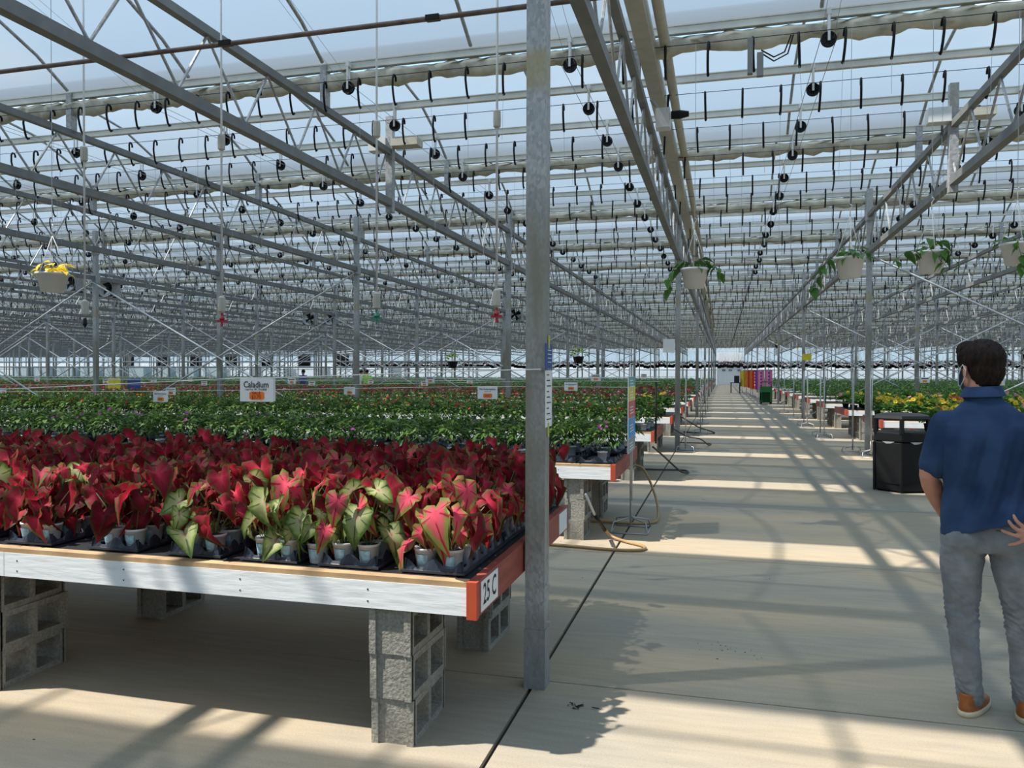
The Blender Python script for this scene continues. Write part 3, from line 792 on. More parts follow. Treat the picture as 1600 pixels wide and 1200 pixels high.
# tray: flat rim, scalloped walls
def tray_mesh(nx, ny, p, h=.05):
    m_ = MB(); W_, L_ = nx*p+.02, ny*p+.02
    m_.box(0, W_, 0, L_, 0, .006); m_.box(-.012, W_+.012, -.012, 0, .004, .014); m_.box(-.012, W_+.012, L_, L_+.012, .004, .014)
    m_.box(-.012, 0, 0, L_, .004, .014); m_.box(W_, W_+.012, 0, L_, .004, .014)
    def side(n, ln, fx):
        seg = 8*n; pts = []
        for i in range(seg+1):
            u = i/seg*n; q = abs((u+.5) % 1-.5)*2   # 0 at divider, 1 mid-pot
            z = h*(1.0-.75*min(1, q*1.35)**1.5) + .012
            pts.append((i/seg*ln, z))
        for i in range(seg):
            (a, za), (b, zb) = pts[i], pts[i+1]
            m_.quad(fx(a, .006, 0), fx(b, .006, 0), fx(b, zb, 1), fx(a, za, 1))
    side(nx, W_, lambda u, z, t: (u, .012*t, z)); side(nx, W_, lambda u, z, t: (u, L_-.012*t, z))
    side(ny, L_, lambda u, z, t: (.012*t, u, z)); side(ny, L_, lambda u, z, t: (W_-.012*t, u, z))
    return m_.mesh('plant_tray', M['tray'])
PP = .124
tray5 = tray_mesh(2, 5, PP)
def stems_mesh(tips):
    m_ = MB()
    for (x, y, z) in tips:
        m_.tube([(x*.1, y*.1, .08), (x*.5, y*.5, .08+(z-.08)*.65), (x, y, z)], .0025, 3, False)
    return m_
def make_caladium(kind, rng, front):
    n = rng.choice((8, 9, 10)) if front else rng.choice((6, 7, 8)); L = []
    ph = rng.random()*6
    for i in range(n):
        a = ph+i*2.4; r = .035+.085*rng.random()+.01*(i % 3); h = .14+.20*rng.random()
        if i > n-4: h = .10+.07*rng.random(); r = .07+.05*rng.random()
        L.append((a, r, h, rng.uniform(.5, 1.35)))
    return L
protoC = {}
def tray_layout():
    cx = [-1.19, -1.585, -1.98, -2.375, -2.825, -3.33, -3.76, -4.2, -4.65, -5.1, -5.55, -6.0]
    return [(cx[:7], 3.135), (cx[:10], 3.135+.66), (cx[:12], 3.135+1.30)]
rng = random.Random(21)
variants = [make_caladium('r', rng, True) for _ in range(9)]
stem_me = [stems_mesh([(r*math.cos(a), r*math.sin(a), h) for a, r, h, d_ in v]).mesh('stems', M['stem']) for v in variants]
def place_cal(x, y, z, kind, rng, label, group=None, sc=1.0, vi=None):
    t = thing('caladium', (x, y, z), label, 'potted plant', group, 0)
    link('pot', pot_me, t); link('soil', soil_me, t)
    if y < 3.5: link('pot_print', lab_me, t)
    vi = rng.randrange(len(variants)) if vi is None else vi; v = variants[vi]; rz = rng.random()*6.28
    link('stems', stem_me[vi], t, None, (0, 0, rz), sc)
    for (a, r, h, dn) in v:
        aa = a+rz; key = kind
        if kind == 'mix': key = rng.choice(('cal_red', 'cal_pink', 'cal_white'))
        elif kind == 'cal_red' and rng.random() < .07: key = 'cal_pink'
        elif kind == 'cal_red' and rng.random() < .035: key = 'cal_white'
        lf = link('leaf', rng.choice(leafs[key]), t, (r*sc*math.cos(aa), r*sc*math.sin(aa), h*sc), None, rng.uniform(.7, 1.22))
        lf.rotation_euler = Euler((rng.uniform(-.75, .75), dn*rng.uniform(.4, 1.35), aa+rng.uniform(-.8, .8)), 'XYZ')
    return t
for ri, (cx, y0) in enumerate(tray_layout()):
    for ti, c in enumerate(cx):
        nm = ORD[ti]; rn = ('front', 'middle', 'rear')[ri]
        tr = link('plant_tray', tray5, None, (c-PP-.01, y0, BZ)); tag(tr, f'black pot tray in the {rn} row of the caladium bench, {nm} from its red end', 'tray')
        for jx in range(2):
            for jy in range(5):
                px = c+(jx-.5)*PP; py = y0+.01+PP*(jy+.5); kd = 'cal_red'; grp = 'red caladiums massed on the nearest bench'
                lab = f'red caladium, {("left", "right")[jx]} pot, {ordw(jy+1)} pair of the {nm} tray from red end, {rn} trays'; sc = 1.0+.12*rng.random()
                if jy == 0 and ri == 0:
                    sd = ('left', 'right')[jx]; kd = 'cal_red'; desc = 'deep red leaves'
                    if ti == 0: kd = 'cal_pink' if jx == 0 else 'cal_pink'; desc = 'pink leaves edged green'
                    if ti == 1: kd = ('cal_pink', 'cal_white')[jx]; desc = ('large pink veined leaves', 'small pale green leaves')[jx]
                    if ti == 2: kd = 'cal_white'; desc = 'cream and green leaves'; sc = .85
                    if ti == 3: kd = ('cal_white', 'cal_red')[jx]; desc = ('pale green leaves', 'deep red leaves')[jx]
                    lab = f'caladium with {desc}, {sd} pot, front of {nm} tray from red end'; grp = None
                elif ri == 0 and jy == 1 and ti == 2: kd = 'mix'; sc = 1.1; grp = 'mixed cream and pink caladiums behind the pale pots'; lab = f'taller cream, pink and green caladium behind the small pale front pots, {("left", "right")[jx]} one'
                place_cal(px, py, BZ+.007, kd, rng, lab, grp, sc)
place_cal(-1.77, 3.20, BZ, 'cal_white', rng, 'single white pot with pale leaves standing between two front trays', None, .8)
place_cal(-1.14, 5.0-.22, BZ+.007, 'mix', rng, 'cream speckled caladium at the far red corner of the bench', None, 1.1)

# ------------------------------------------------------------------ impatiens and other bench plants
def leaf_cloud(rs, n, Rr, H, L, Wd, z0, droop=.3, up=.0):
    """n folded lance leaves over a dome; returns v,f,attr"""
    a = rs.uniform(0, 2*PI, n); u = rs.uniform(0, 1, n); rad = np.sqrt(u)
    r = Rr*rad*rs.uniform(.55, 1.0, n); z = z0+H*(np.sqrt(np.clip(1-(rad*.95)**2, 0, 1))*rs.uniform(.55, 1.0, n))
    base = np.stack([r*np.cos(a), r*np.sin(a), z], 1)
    a2 = a+rs.uniform(-1.2, 1.2, n); el = (1-rad)*.9+up-droop+rs.uniform(-.5, .5, n)
    d_ = np.stack([np.cos(a2)*np.cos(el), np.sin(a2)*np.cos(el), np.sin(el)], 1)
    sd = np.stack([-np.sin(a2), np.cos(a2), rs.uniform(-.5, .5, n)], 1)
    nn = np.cross(d_, sd)
    Ls = L*rs.uniform(.7, 1.25, n)[:, None]; Ws = Wd*rs.uniform(.8, 1.2, n)[:, None]
    p0 = base; pm = base+d_*Ls*.5; p3 = base+d_*Ls-nn*Ls*.18
    pl = pm+sd*Ws*.5+nn*Ws*.25; pr = pm-sd*Ws*.5+nn*Ws*.25
    V = np.stack([p0, pl, p3, pr, pm], 1).reshape(-1, 3)
    idx = np.arange(n)[:, None]*5
    F = np.concatenate([idx+np.array([0, 4, 1]), idx+np.array([4, 2, 1]), idx+np.array([0, 3, 4]), idx+np.array([4, 3, 2])], 0)
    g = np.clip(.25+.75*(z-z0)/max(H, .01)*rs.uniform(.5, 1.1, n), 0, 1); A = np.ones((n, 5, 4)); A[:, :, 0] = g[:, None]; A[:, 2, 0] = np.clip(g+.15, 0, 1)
    return V, F, A.reshape(-1, 4)
def flower_mb(r, n=5, z=0):
    m_ = MB()
    for i in range(n):
        a = 2*PI*i/n; w = PI/n*1.05
        m_.quad((0, 0, z), (r*.7*math.cos(a-w), r*.7*math.sin(a-w), z+.006), (r*math.cos(a), r*math.sin(a), z+.002), (r*.7*math.cos(a+w), r*.7*math.sin(a+w), z+.006))
    return m_
flower_me = {c_: flower_mb(.026).mesh('flower', M[c_]) for c_ in ('magenta', 'red', 'orange', 'pink', 'cerise')}
daisy_me = {c_: flower_mb(.046, 9).mesh('flower', M[c_]) for c_ in ('yellow', 'orange', 'pink', 'red')}
eye_me = MB().lathe([(.010, 0), (.010, .008), (.004, .012)], (0, 0, 0), 8).mesh('flower_centre', M['yolk'])
impv = []
for i in range(6):
    rs = np.random.RandomState(40+i)
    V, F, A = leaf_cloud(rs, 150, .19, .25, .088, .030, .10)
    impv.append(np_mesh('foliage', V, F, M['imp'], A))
brv = []
for i in range(4):
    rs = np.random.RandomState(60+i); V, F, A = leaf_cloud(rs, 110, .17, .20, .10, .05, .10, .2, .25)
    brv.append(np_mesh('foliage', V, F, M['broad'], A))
tray2 = tray_mesh(3, 4, .112, .035)
pot2 = pot_mesh(.052, .095).mesh('pot', M['potw'], True); potb = pot_mesh(.06, .11).mesh('pot', M['black'], True)
tr_silver = tray_mesh(2, 4, .16, .05)
def place_plant(nm, x, y, z, fol, pot, label, group, rng, flowers, sc=1.0, cat='potted plant', fz=.34, eye=False, fr=.13):
    t = thing(nm, (x, y, z), label, cat, group, 0)
    link('pot', pot, t); fo = link('foliage', fol, t, None, (0, 0, rng.random()*6.3), (sc, sc, sc*rng.uniform(.9, 1.1))); fo['kind'] = 'stuff'
    for me in flowers:
        a = rng.random()*6.3; r = rng.random()**.5*fr
        f = link('flower', me, t, (r*math.cos(a), r*math.sin(a)-.02, (fz-.5*r*r/.13)*sc+rng.uniform(-.015, .03)), (rng.uniform(.2, 1.3), rng.uniform(-.4, .4), rng.uniform(-.6, .6)))
        if eye: link('flower_centre', eye_me, f)
    return t
rng = random.Random(5)
fol_np = []     # arrays for the massed far plants
for i in range(3):
    rs = np.random.RandomState(80+i); fol_np.append(leaf_cloud(rs, 46, .20, .22, .10, .04, .10))
def bench_y(k): return 3.045+P*k
# bench 2 (left): impatiens, individuals
cnt = 0
for k, xlim in ((1, -9.2), (2, -13.6)):
    by = bench_y(k)
    nx = 0; X = BX-.17
    while X > xlim:
        for jy in range(4 if k == 1 else 4):
            y = by+.22+jy*.46+rng.uniform(-.02, .02); 
            if cnt >= 298: break
            x_ = X+rng.uniform(-.03, .03)
            pr = rng.random(); fl_ = []
            if k == 1:
                if pr < .16: fl_ = [flower_me['magenta']]*rng.choice((1, 2, 4))
                elif pr < .2: fl_ = [flower_me['pink']]*2
            else:
                c_ = 'red' if rng.random() < .6 else 'orange'
                if pr < .5: fl_ = [flower_me[c_]]*rng.choice((1, 2, 3, 5))
            grp = 'impatiens on the second bench' if k == 1 else 'impatiens on the third bench'
            hasf = len(fl_) > 0
            lab = ('impatiens with magenta flowers' if hasf else 'flowerless dark green impatiens')+f', second bench, {ordw(nx+1)} from the aisle, {ORD[jy]} row' if k == 1 else \
                  ('impatiens with red or orange flowers' if hasf else 'flowerless dark green impatiens')+f', third bench, {ordw(nx+1)} from the aisle, {ORD[jy]} row'
            g2 = grp+(', in flower' if hasf else ', leafy')
            if k == 1 and nx == 0 and jy == 0:
                fl_ = [flower_me['magenta']]*4; lab = 'impatiens with magenta flowers at the aisle corner of the second bench, in a silver tray'; g2 = None
            place_plant('impatiens', x_, y, BZ+.008, rng.choice(impv), pot2, lab, g2, rng, fl_, rng.uniform(.95, 1.12), fz=.33)
            cnt += 1
        X -= .385; nx += 1
        if X > xlim and nx % 1 == 0:
            pass
    X = BX-.36
    i = 0
    while X > xlim and k == 1:
        for jy in range(2):
            tr = link('plant_tray', tr_silver, None, (X, by+.10+jy*.92, BZ)); tag(tr, f'plastic tray under impatiens on the second bench, {ordw(i+1)} from the aisle, {("front", "rear")[jy]}', 'tray', 'trays on the second bench')
        X -= .385; i += 1
# right benches: yellow and orange daisies as individuals
nd = 0
for k, xlim in ((2, 6.2), (3, 8.2), (4, 9.8)):
    by = bench_y(k); X = BX2+.2
    while X < xlim:
        for jy in range(4):
            y = by+.2+jy*.45; c_ = rng.choice(('yellow', 'yellow', 'yellow', 'yellow', 'yellow', 'yellow', 'yellow', 'orange', 'pink') if k < 4 else ('pink', 'yellow'))
            nf = rng.choice((3, 5, 7)) if k < 4 else rng.choice((0, 1, 2))
            place_plant('daisy_plant', X+rng.uniform(-.04, .04), y, BZ, rng.choice(brv), potb, f'plant with {c_} daisy flowers, {ORD[k]} right-hand bench, {ordw(int((X-BX2)/.36)+1)} from aisle, {ORD[jy]} row', f'potted plants with {c_} flowers on the right-hand benches', rng, [daisy_me[c_]]*nf, rng.uniform(.95, 1.15), fz=.37, eye=True, fr=.15)
            nd += 1
        X += .36
for wl, x_, y_ in (('nearest of four', -1.22, bench_y(3)+.3), ('second nearest of four', -1.5, bench_y(3)+.5), ('third of four', -1.2, bench_y(3)+.9), ('rearmost of four', -1.6, bench_y(3)+1.2)):
    place_plant('leafy_plant', x_, y_, BZ, brv[0], potb, 'leafy yellow-flowered plant at the aisle end of the fourth bench, '+wl, 'leafy plants at the end of the fourth bench', rng, [daisy_me['yellow']]*2, 1.2, fz=.36)
# massed plants on every other bench: one object per bench and side
def mass(k, side, colr, dens, mat, x_from=None, fh=.30):
    by = bench_y(k); rs = np.random.RandomState(200+k*3+(side == 'r'))
    if side == 'l': a, b = max(xl(by)+3, -1.16*by-2.5), (BX-.15 if x_from is None else x_from)
    else: a, b = (BX2+.15 if x_from is None else x_from), min(.335*(by+2)+1.2, 43)
    if b-a < .5: return
    sp = .38 if k < 8 else .5 if k < 14 else .8; ss = 1.0 if k < 8 else 1.3 if k < 14 else 2.0
    rows = 4 if k < 8 else 3 if k < 14 else 2
    X = np.arange(a, b, sp); YY = by+.2+np.arange(rows)*(1.6/max(rows-1, 1))
    gx, gy = np.meshgrid(X, YY); T = np.stack([gx.ravel(), gy.ravel(), np.full(gx.size, BZ-.03)], 1); T[:, :2] += rs.uniform(-.06, .06, (len(T), 2))
    v, f, A = fol_np[k % 3]
    if k >= 10: v = v.reshape(-1, 5, 3)[::2].reshape(-1, 3); A = A.reshape(-1, 5, 4)[::2].reshape(-1, 4); n_ = len(v)//5; idx = np.arange(n_)[:, None]*5; f = np.concatenate([idx+np.array(q) for q in ((0, 4, 1), (4, 2, 1), (0, 3, 4), (4, 3, 2))], 0)
    scl = np.stack([np.full(len(T), ss*1.1), np.full(len(T), ss if k < 8 else 1.2), rs.uniform(.9, 1.15, len(T))*(1.05)], 1)
    V1, F1, A1 = tile(v, f, T, rs.uniform(0, 6.28, len(T)), scl, A)
    wd = 'left' if side == 'l' else 'right'
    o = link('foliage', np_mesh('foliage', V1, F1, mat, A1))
    nmk = ORD[k] if k < 12 else 'a distant'
    tag(o, f'mass of green potted plants on {"the "+nmk if k < 12 else nmk} bench row {wd} of the aisle', 'bench plants', None if k < 12 else 'plants on the distant benches', 'stuff')
    if colr:
        n = int(len(T)*dens); i = rs.randint(0, len(T), n); r = .033 if k < 8 else .05
        fm = MB().quad((0, 0, -.01), (r, 0, .01), (0, 0, .03), (-r, 0, .01)).quad((0, -r, 0), (r*.8, 0, .025), (0, r, .01), (-r*.8, 0, .025))
        TT = T[i]+np.stack([rs.uniform(-.16, .16, n), rs.uniform(-.16, .16, n), rs.uniform(fh, fh+.06, n)], 1)
        for ci, cname in enumerate(colr):
            sel = TT[ci::len(colr)]
            V1, F1, _ = tile(np.array(fm.v), np.array(fm.f), sel, rs.uniform(0, 6, len(sel)))
            o = link('blossoms', np_mesh('blossoms', V1, F1, M[cname])); tag(o, f'{cname} blossoms over the plants of {"the "+nmk if k < 12 else nmk} bench row {wd} of the aisle', 'flowers', None, 'stuff')
mass(1, 'l', None, 0, M['imp'], -9.3)
mass(2, 'l', ['red', 'orange'], .5, M['imp'], -9.0)
mass(3, 'l', ['red', 'orange', 'yellow', 'pink'], 1.3, M['imp'])
mass(4, 'l', ['cerise', 'red', 'pink'], 4, M['imp'])
mass(5, 'l', ['cerise', 'pink', 'cerise'], 6, M['imp'])
mass(6, 'l', ['cerise', 'red'], 4, M['fargreen'])
mass(7, 'l', ['cerise'], 1.5, M['fargreen'])
for k in range(8, 24): mass(k, 'l', None, 0, M['fargreen'])
mass(5, 'r', ['pink', 'yellow'], .5, M['fargreen'])
for k in range(6, 24): mass(k, 'r', None, 0, M['fargreen'])

# ------------------------------------------------------------------ price signs on strings
def price_sign(x, y, z, w, title, price, lab, grp=None, fold=False, sub=None):
    h = w*.62; t = thing('price_sign', (x, y, z), lab, 'sign', grp)
    MB().box(-w/2, w/2, -.0015, .0015, -h/2, h/2).build('card', M['paper'], t)
    if fold:
        MB().quad((w/2, 0, -h/2), (w/2+.006, .012, -h/2+.005), (w/2+.006, .012, h/2+.004), (w/2, 0, h/2)).build('folded_edge', M['paper'], t)
    st = MB(); st.lathe([(.001, 0), (w*.13, 0)], (0, -.0025, -h*.2), 20, False, axis='y', sx=1.9, sy=.85) if False else None
    sw, sh = w*.22, h*.17; pts = []
    n = 24
    for i in range(n):
        a = 2*PI*i/n; rr_ = 1+.05*(i % 2); pts.append((math.copysign(abs(math.cos(a))**.35, math.cos(a))*sw*rr_+.01*w, -.003, math.copysign(abs(math.sin(a))**.35, math.sin(a))*sh*rr_-h*.24))
    st.quad(*pts); st.build('price_sticker', M['sticker'], t)
    if title:
        if fold:
            put_text(title, w*.235, M['ink'], t, (-.01*w, -.003, h*.22), sx=.86); put_text(sub, w*.072, M['ink'], t, (-.02*w, -.003, h*.02), sx=.8)
            put_text('SALE', w*.11, M['redink'], t, (0, -.0045, -h*.14), sx=1.1); put_text(price, w*.13, M['redink'], t, (0, -.0045, -h*.31))
        else:
            put_text(title, w*.13, M['ink'], t, (0, -.003, h*.27), sx=.68); put_text('1 each Pot  UPC', w*.06, M['ink'], t, (0, -.003, h*.08), sx=.9)
            put_text('SALE', w*.11, M['redink'], t, (0, -.0045, -h*.24))
    else:
        MB().box(-w*.36, w*.36, -.003, -.002, h*.18, h*.32).build('lettering', M['ink'], t)
    return t
price_sign(-2.54, 3.895, 1.487, .212, 'Caladium', '$3.75', 'white price sign reading Caladium with an orange sale sticker', None, True, '1 each Pot  UPC 739100000')
price_sign(-2.47, 8.16, 1.372, .225, 'New Guinea Impatiens', '', 'white New Guinea Impatiens sign with orange sticker just left of the near post')
price_sign(-6.66, 8.16, 1.285, .21, 'New Guinea Impatiens', '', 'white New Guinea Impatiens sign with orange sticker left of the Caladium sign')
SG = [(5, -18.59, 16.7, 1.08), (58, -21.93, 20.97, 1.33), (165, -19.2, 20.97, 1.28), (240, -17.37, 20.97, 1.31), (319, -15.52, 20.97, 1.24), (267, -9.92, 12.43, 1.23), (297, -22.55, 29.5, 1.23), (330, -21.48, 29.5, 1.38),
      (456, -9.94, 16.7, 1.38), (487, -11.81, 20.97, 1.26), (546, -6.27, 12.43, 1.27), (579, -11.92, 25.24, 1.27), (672, -6.42, 16.7, 1.43), (663, -8.23, 20.97, 1.28), (734, -8.27, 25.24, 1.29), (719, -10.07, 29.5, 1.37),
      (892, -2.36, 12.43, 1.37), (931, -2.63, 16.7, 1.49), (1006, -2.84, 29.5, 1.49), (1560, 5.04, 16.7, 1.44), (1445, 4.74, 20.97, 1.44)]
SG.sort()
for i, (px, x, y, z) in enumerate(SG):
    grp = 'small price signs over the farther benches'; lab = f'small white price sign with orange sticker over a farther bench, {ordw(i+1)} from the left'
    if px == 892: lab, grp = 'white price sign with orange sticker just right of the near post', None
    if px == 546: lab, grp = 'white price sign with orange sticker over the third bench beside a column', None
    if px == 1560: lab, grp = 'white price sign with orange sticker just right of the person\'s head', None
    price_sign(x, y, z, .215, 'New Guinea Impatiens' if y < 13 else None, '', lab, grp)
def strg(pts, lab, r=.0028):
    o = MB().tube(pts, r, 5, False).build('string_line', M['string']); tag(o, lab, 'string'); return o
strg([(C0+.03, 3.78, 1.605), (-1.2, 3.80, 1.597), (-2.42, 3.9, 1.556), (-2.65, 3.9, 1.553), (-4.03, 3.9, 1.49), (-6.2, 3.9, 1.40)], 'white string tied to the near post, carrying the Caladium sign')
for k in range(1, 7):
    y = 3.9+P*k; z = 1.44 if k == 1 else 1.46+.02*(k % 2)
    pts = [(BX+.02, y, z), (-2.5, y, z), (-6.6, y, z-.09), (xl(y)*.9, y, z-.16 if k < 3 else z-.1)]
    strg(pts, ('white string across the bench behind the caladiums' if k == 1 else f'white string across the {ORD[k]} bench row'), .003 if k < 3 else .005)
strg([(BX2+.02, 16.7, 1.515), (12, 16.7, 1.49)], 'white string over the yellow-flowered bench at the right')

# ------------------------------------------------------------------ stands at the aisle
def stand(x, y, lab, panel=True, grp=None, lean=0, h=1.67, pw=.6):
    t = thing('sign_stand', (x, y, 0), lab, 'sign stand', grp)
    for s_ in (-1, 1):
        MB().tube([(0, s_*.035, .06), (0, s_*.11, h)], .009, 8).build('pole', M['wire'], t, True)
    f = MB()
    for s_ in (-1, 1):
        f.tube([(s_*.18, -.2, .006), (s_*.16, -.12, .10), (s_*.03, -.03, .13), (0, 0, .14)], .008, 6)
        f.tube([(s_*.18, .2, .006), (s_*.16, .12, .10), (s_*.03, .03, .13), (0, 0, .14)], .008, 6)
        f.tube([(s_*.18, -.2, .008), (s_*.18, .2, .008)], .008, 6)
    f.tube([(-.18, -.2, .008), (.18, -.2, .008)], .008, 6); f.tube([(-.18, .2, .008), (.18, .2, .008)], .008, 6); f.tube([(0, 0, .06), (0, 0, .3)], .012, 6)
    f.build('wire_base', M['wire'], t, True)
    if panel:
        p = MB().box(-.004, .004, -pw/2, pw/2, .80, 1.55).build('sign_panel', M['paper'], t)
        z = 1.55
        for hgt, c_ in ((.10, 'teal'), (.14, 'sign_yellow'), (.17, 'sign_red'), (.20, 'cyan'), (.14, 'sign_grey')):
            b = MB().box(-.006, .006, -pw/2+.01, pw/2-.01, z-hgt+.004, z).build('colour_band', M[c_], p)
            l_ = MB()
            for q in range(3): l_.box(.006, .0068, -pw*.3, pw*(.1+.08*q), z-hgt*.35-.03*q-.006, z-hgt*.35-.03*q+.004)
            l_.build('lettering', M['paper'], b)
            z -= hgt
    return t
stand(-.885, 7.93, 'double-pole stand with yellow, red and blue sign panel at the second bench corner')
stand(-.72, 16.3, 'thin double-pole stand beside the second aisle post', True, None, pw=.25)
stand(-.55, 21.0, 'nearest of four distant double-pole stands left of the aisle', True, 'distant stands left of the aisle', pw=.25)
for y, wq in ((25.3, 'second'), (29.6, 'third'), (33.8, 'farthest')): stand(-.6, y, wq+' of four distant double-pole stands left of the aisle', True, 'distant stands left of the aisle', pw=.25)
stand(2.52, 16.9, 'double-pole wire-footed stand left of the right-hand post', False)
stand(2.98-.25, 16.15, 'double-pole wire-footed stand right of the right-hand post, beside the bin', False)
stand(2.42, 20.6, 'double-pole wire-footed stand behind the right-hand post', False)
for i, y in enumerate((21.4, 24.6, 25.6, 29.2, 33.6)): stand(2.42, y, f'double-pole wire-footed stand right of the aisle, {ordw(i+1)} beyond the right-hand post', False, 'farther stands right of the aisle')
def stake(x, y, h, lab, grp=None, z0=.55):
    o = MB().tube([(x, y, z0), (x, y, h)], .014, 8).build('black_stake', M['black'], None, True); return tag(o, lab, 'stake', grp)
stake(BX+.018, bench_y(2)+.12, 1.46, 'black stake fixed to the corner of the third bench beside the sign stand')
stake(3.18, bench_y(2)+.3, 1.44, 'black stake rising among yellow flowers behind the bin', z0=.72)
stake(3.9, bench_y(2)-.0+.06, 1.4, 'short black stake right of the person', z0=.7)
stake(2.9, 24.4, 1.5, 'black stake among plants left of the right-hand post', z0=.72)

# hoses
def hose(pts, r, mt, lab):
    # smooth with catmull-rom
    q = []
    p = [Vector(a) for a in pts]; p = [p[0]]+p+[p[-1]]
    for i in range(1, len(p)-2):
        for j in range(6):
            t_ = j/6; a, b, c_, d_ = p[i-1], p[i], p[i+1], p[i+2]
            q.append(.5*((2*b)+(-a+c_)*t_+(2*a-5*b+4*c_-d_)*t_*t_+(-a+3*b-3*c_+d_)*t_**3))
    q.append(p[-2]); o = MB().tube(q, r, 8).build('garden_hose', M[mt], None, True); tag(o, lab, 'hose'); return o
h1 = hose([(-1.07, 7.38, .10), (-1.0, 7.42, .03), (-.85, 7.30, .016), (-.68, 7.15, .016), (-.70, 7.0, .016), (-.95, 6.95, .016), (-1.4, 7.0, .016), (-2.2, 7.05, .016)], .014, 'hose', 'tan garden hose curling on the floor beside the second bench')
w = MB().tube([(-1.16, 6.82, .52), (-1.115, 7.05, .30)], .011, 8).build('wand', M['whitep'], h1, True); MB().tube([(-1.115, 7.05, .30), (-1.07, 7.38, .10)], .018, 8).build('handle', M['black'], h1, True)
hose([(-.99, 9.3, .5), (-.87, 9.2, .45), (-.72, 8.9, .2), (-.66, 8.5, .05), (-.72, 8.3, .018), (-1.0, 8.2, .018), (-1.6, 8.3, .018)], .014, 'hose', 'tan hose looping off the second bench behind the sign stand')
hose([(-.99, 11.7, .5), (-.85, 11.9, .35), (-.62, 12.3, .08), (-.52, 12.7, .018), (-.62, 12.95, .018), (-1.2, 12.9, .018), (-2, 12.9, .018)], .014, 'hosed', 'dark hose looping on the floor beside the third bench')
hose([(-.99, 16.0, .5), (-.7, 16.4, .3), (-.45, 17, .2), (-.3, 17.6, .03), (-.3, 18.1, .018), (-1.0, 18.1, .018)], .014, 'hosed', 'dark hose looping beside the second aisle post')
hose([(-.99, 20.0, .5), (-.6, 20.8, .2), (-.2, 21.2, .018), (-1.0, 21.4, .018)], .016, 'hosed', 'dark hose trailing into the aisle farther down')

# ------------------------------------------------------------------ hanging baskets
def pothos_leaf(rng, L):
    m_ = MB(); n = 7; v = []; a = []
    prof = [0, .38, .50, .48, .36, .18, 0]
    for i in range(n):
        u = i/(n-1); z = -.55*u*u*L*rng.uniform(.9, 1.1)
        for s_ in (-1, 0, 1): v.append((u*L, s_*prof[i]*L*.62, z+abs(s_)*prof[i]*L*.16)); a.append((.35+.5*u*(s_ != 0), 0, 0, 1))
    f = []
    for i in range(n-1):
        for s_ in (0, 1): b = i*3+s_; f.append((b, b+3, b+4, b+1))
    m_.v = v; m_.f = f; m_.a = a; return m_
rr = random.Random(3); ple = [pothos_leaf(rr, L).mesh('leaf', M['pothos'], True) for L in (.085, .10, .12)]
yl = [pothos_leaf(rr, L) for L in (.08, .10)]; ple_y = [y.mesh('leaf', M['yellow'], True) for y in yl]
def basket(x, y, z, ztop, lab, leaves=22, trails=(), potmat='whitep', seed=0, rim=.145, lf=None, sprawl=1.0):
    rng = random.Random(seed); t = thing('hanging_basket', (x, y, z), lab, 'hanging plant')
    p = MB().lathe([(rim*.66, -.2), (rim*.92, -.025), (rim, -.025), (rim*1.03, 0), (rim*.95, 0), (rim*.88, -.03), (.001, -.035)], (0, 0, 0), 24, False)
    p.f.append(tuple(range(24))[::-1]); p.build('pot', M[potmat], t, True)
    h = MB()
    for i in range(3):
        a = 2*PI*i/3+.5; h.tube([(rim*math.cos(a), rim*math.sin(a), -.01), (0, 0, .40)], .004, 5)
    h.tube([(0, 0, .40), (0, 0, .47), (.02, 0, .5), (0, 0, .52)], .005, 5); h.build('hanger', M['whitep'], t, True)
    MB().tube([(0, 0, .50), (0, 0, ztop-z)], .0035, 4).build('hanging_wire', M['wire'], t)
    lf = lf or ple
    for i in range(leaves):
        a = rng.random()*6.28; r = rng.uniform(.02, .15)*sprawl; zz = rng.uniform(.02, .13)-r*.3
        link('leaf', rng.choice(lf), t, (r*math.cos(a), r*math.sin(a), zz), (rng.uniform(-.4, .4), rng.uniform(-.5, .6), a+rng.uniform(-.7, .7)), rng.uniform(.8, 1.2))
    for tr in trails:
        pts = [Vector(q) for q in tr]; MB().tube(pts, .003, 4).build('trailing_stem', M['stem'], t)
        for i in range(len(pts)-1):
            for u in (.1, .55, .9):
                q = pts[i].lerp(pts[i+1], u); a = rng.random()*6.28
                link('leaf', rng.choice(lf), t, q, (rng.uniform(-.5, .5), rng.uniform(.3, 1.1), a), rng.uniform(.9, 1.25))
    return t
BH = 2.67
basket(-.285, 8.25, 2.66, 4.96, 'white hanging basket of trailing leaves just right of the near post', 26, [[(-.12, -.05, .02), (-.22, -.06, -.03), (-.27, -.06, -.12), (-.25, -.05, -.22)], [(.12, 0, .03), (.22, 0, 0), (.24, 0, -.06)]], seed=1)
basket(1.19, 8.25, 2.72, 4.96, 'white hanging basket in front of the right-hand post, stem trailing to its left', 24, [[(-.12, -.03, .03), (-.22, -.03, -.02), (-.25, -.03, -.12), (-.29, -.03, -.22), (-.35, -.03, -.30)]], seed=2)
basket(1.91, 8.25, 2.75, 4.96, 'white hanging basket with leaves sprawling over its front and left', 26, [[(-.1, -.06, .02), (-.24, -.06, 0), (-.33, -.06, -.09)], [(-.05, -.14, .02), (.02, -.17, -.08), (.10, -.17, -.18)], [(.05, -.13, .02), (.12, -.15, -.03), (.22, -.15, -.19)]], seed=3)
basket(2.63, 8.25, 2.80, 4.96, 'white hanging basket cut by the right edge of the view', 22, [[(-.05, -.12, .02), (-.02, -.16, -.12), (0, -.16, -.26)]], seed=4)
basket(-6.93, 6.83, 2.64, 5.75, 'white hanging basket of bright yellow-leaved plant at far left', 30, [], seed=5, rim=.165, lf=ple_y, sprawl=.95)
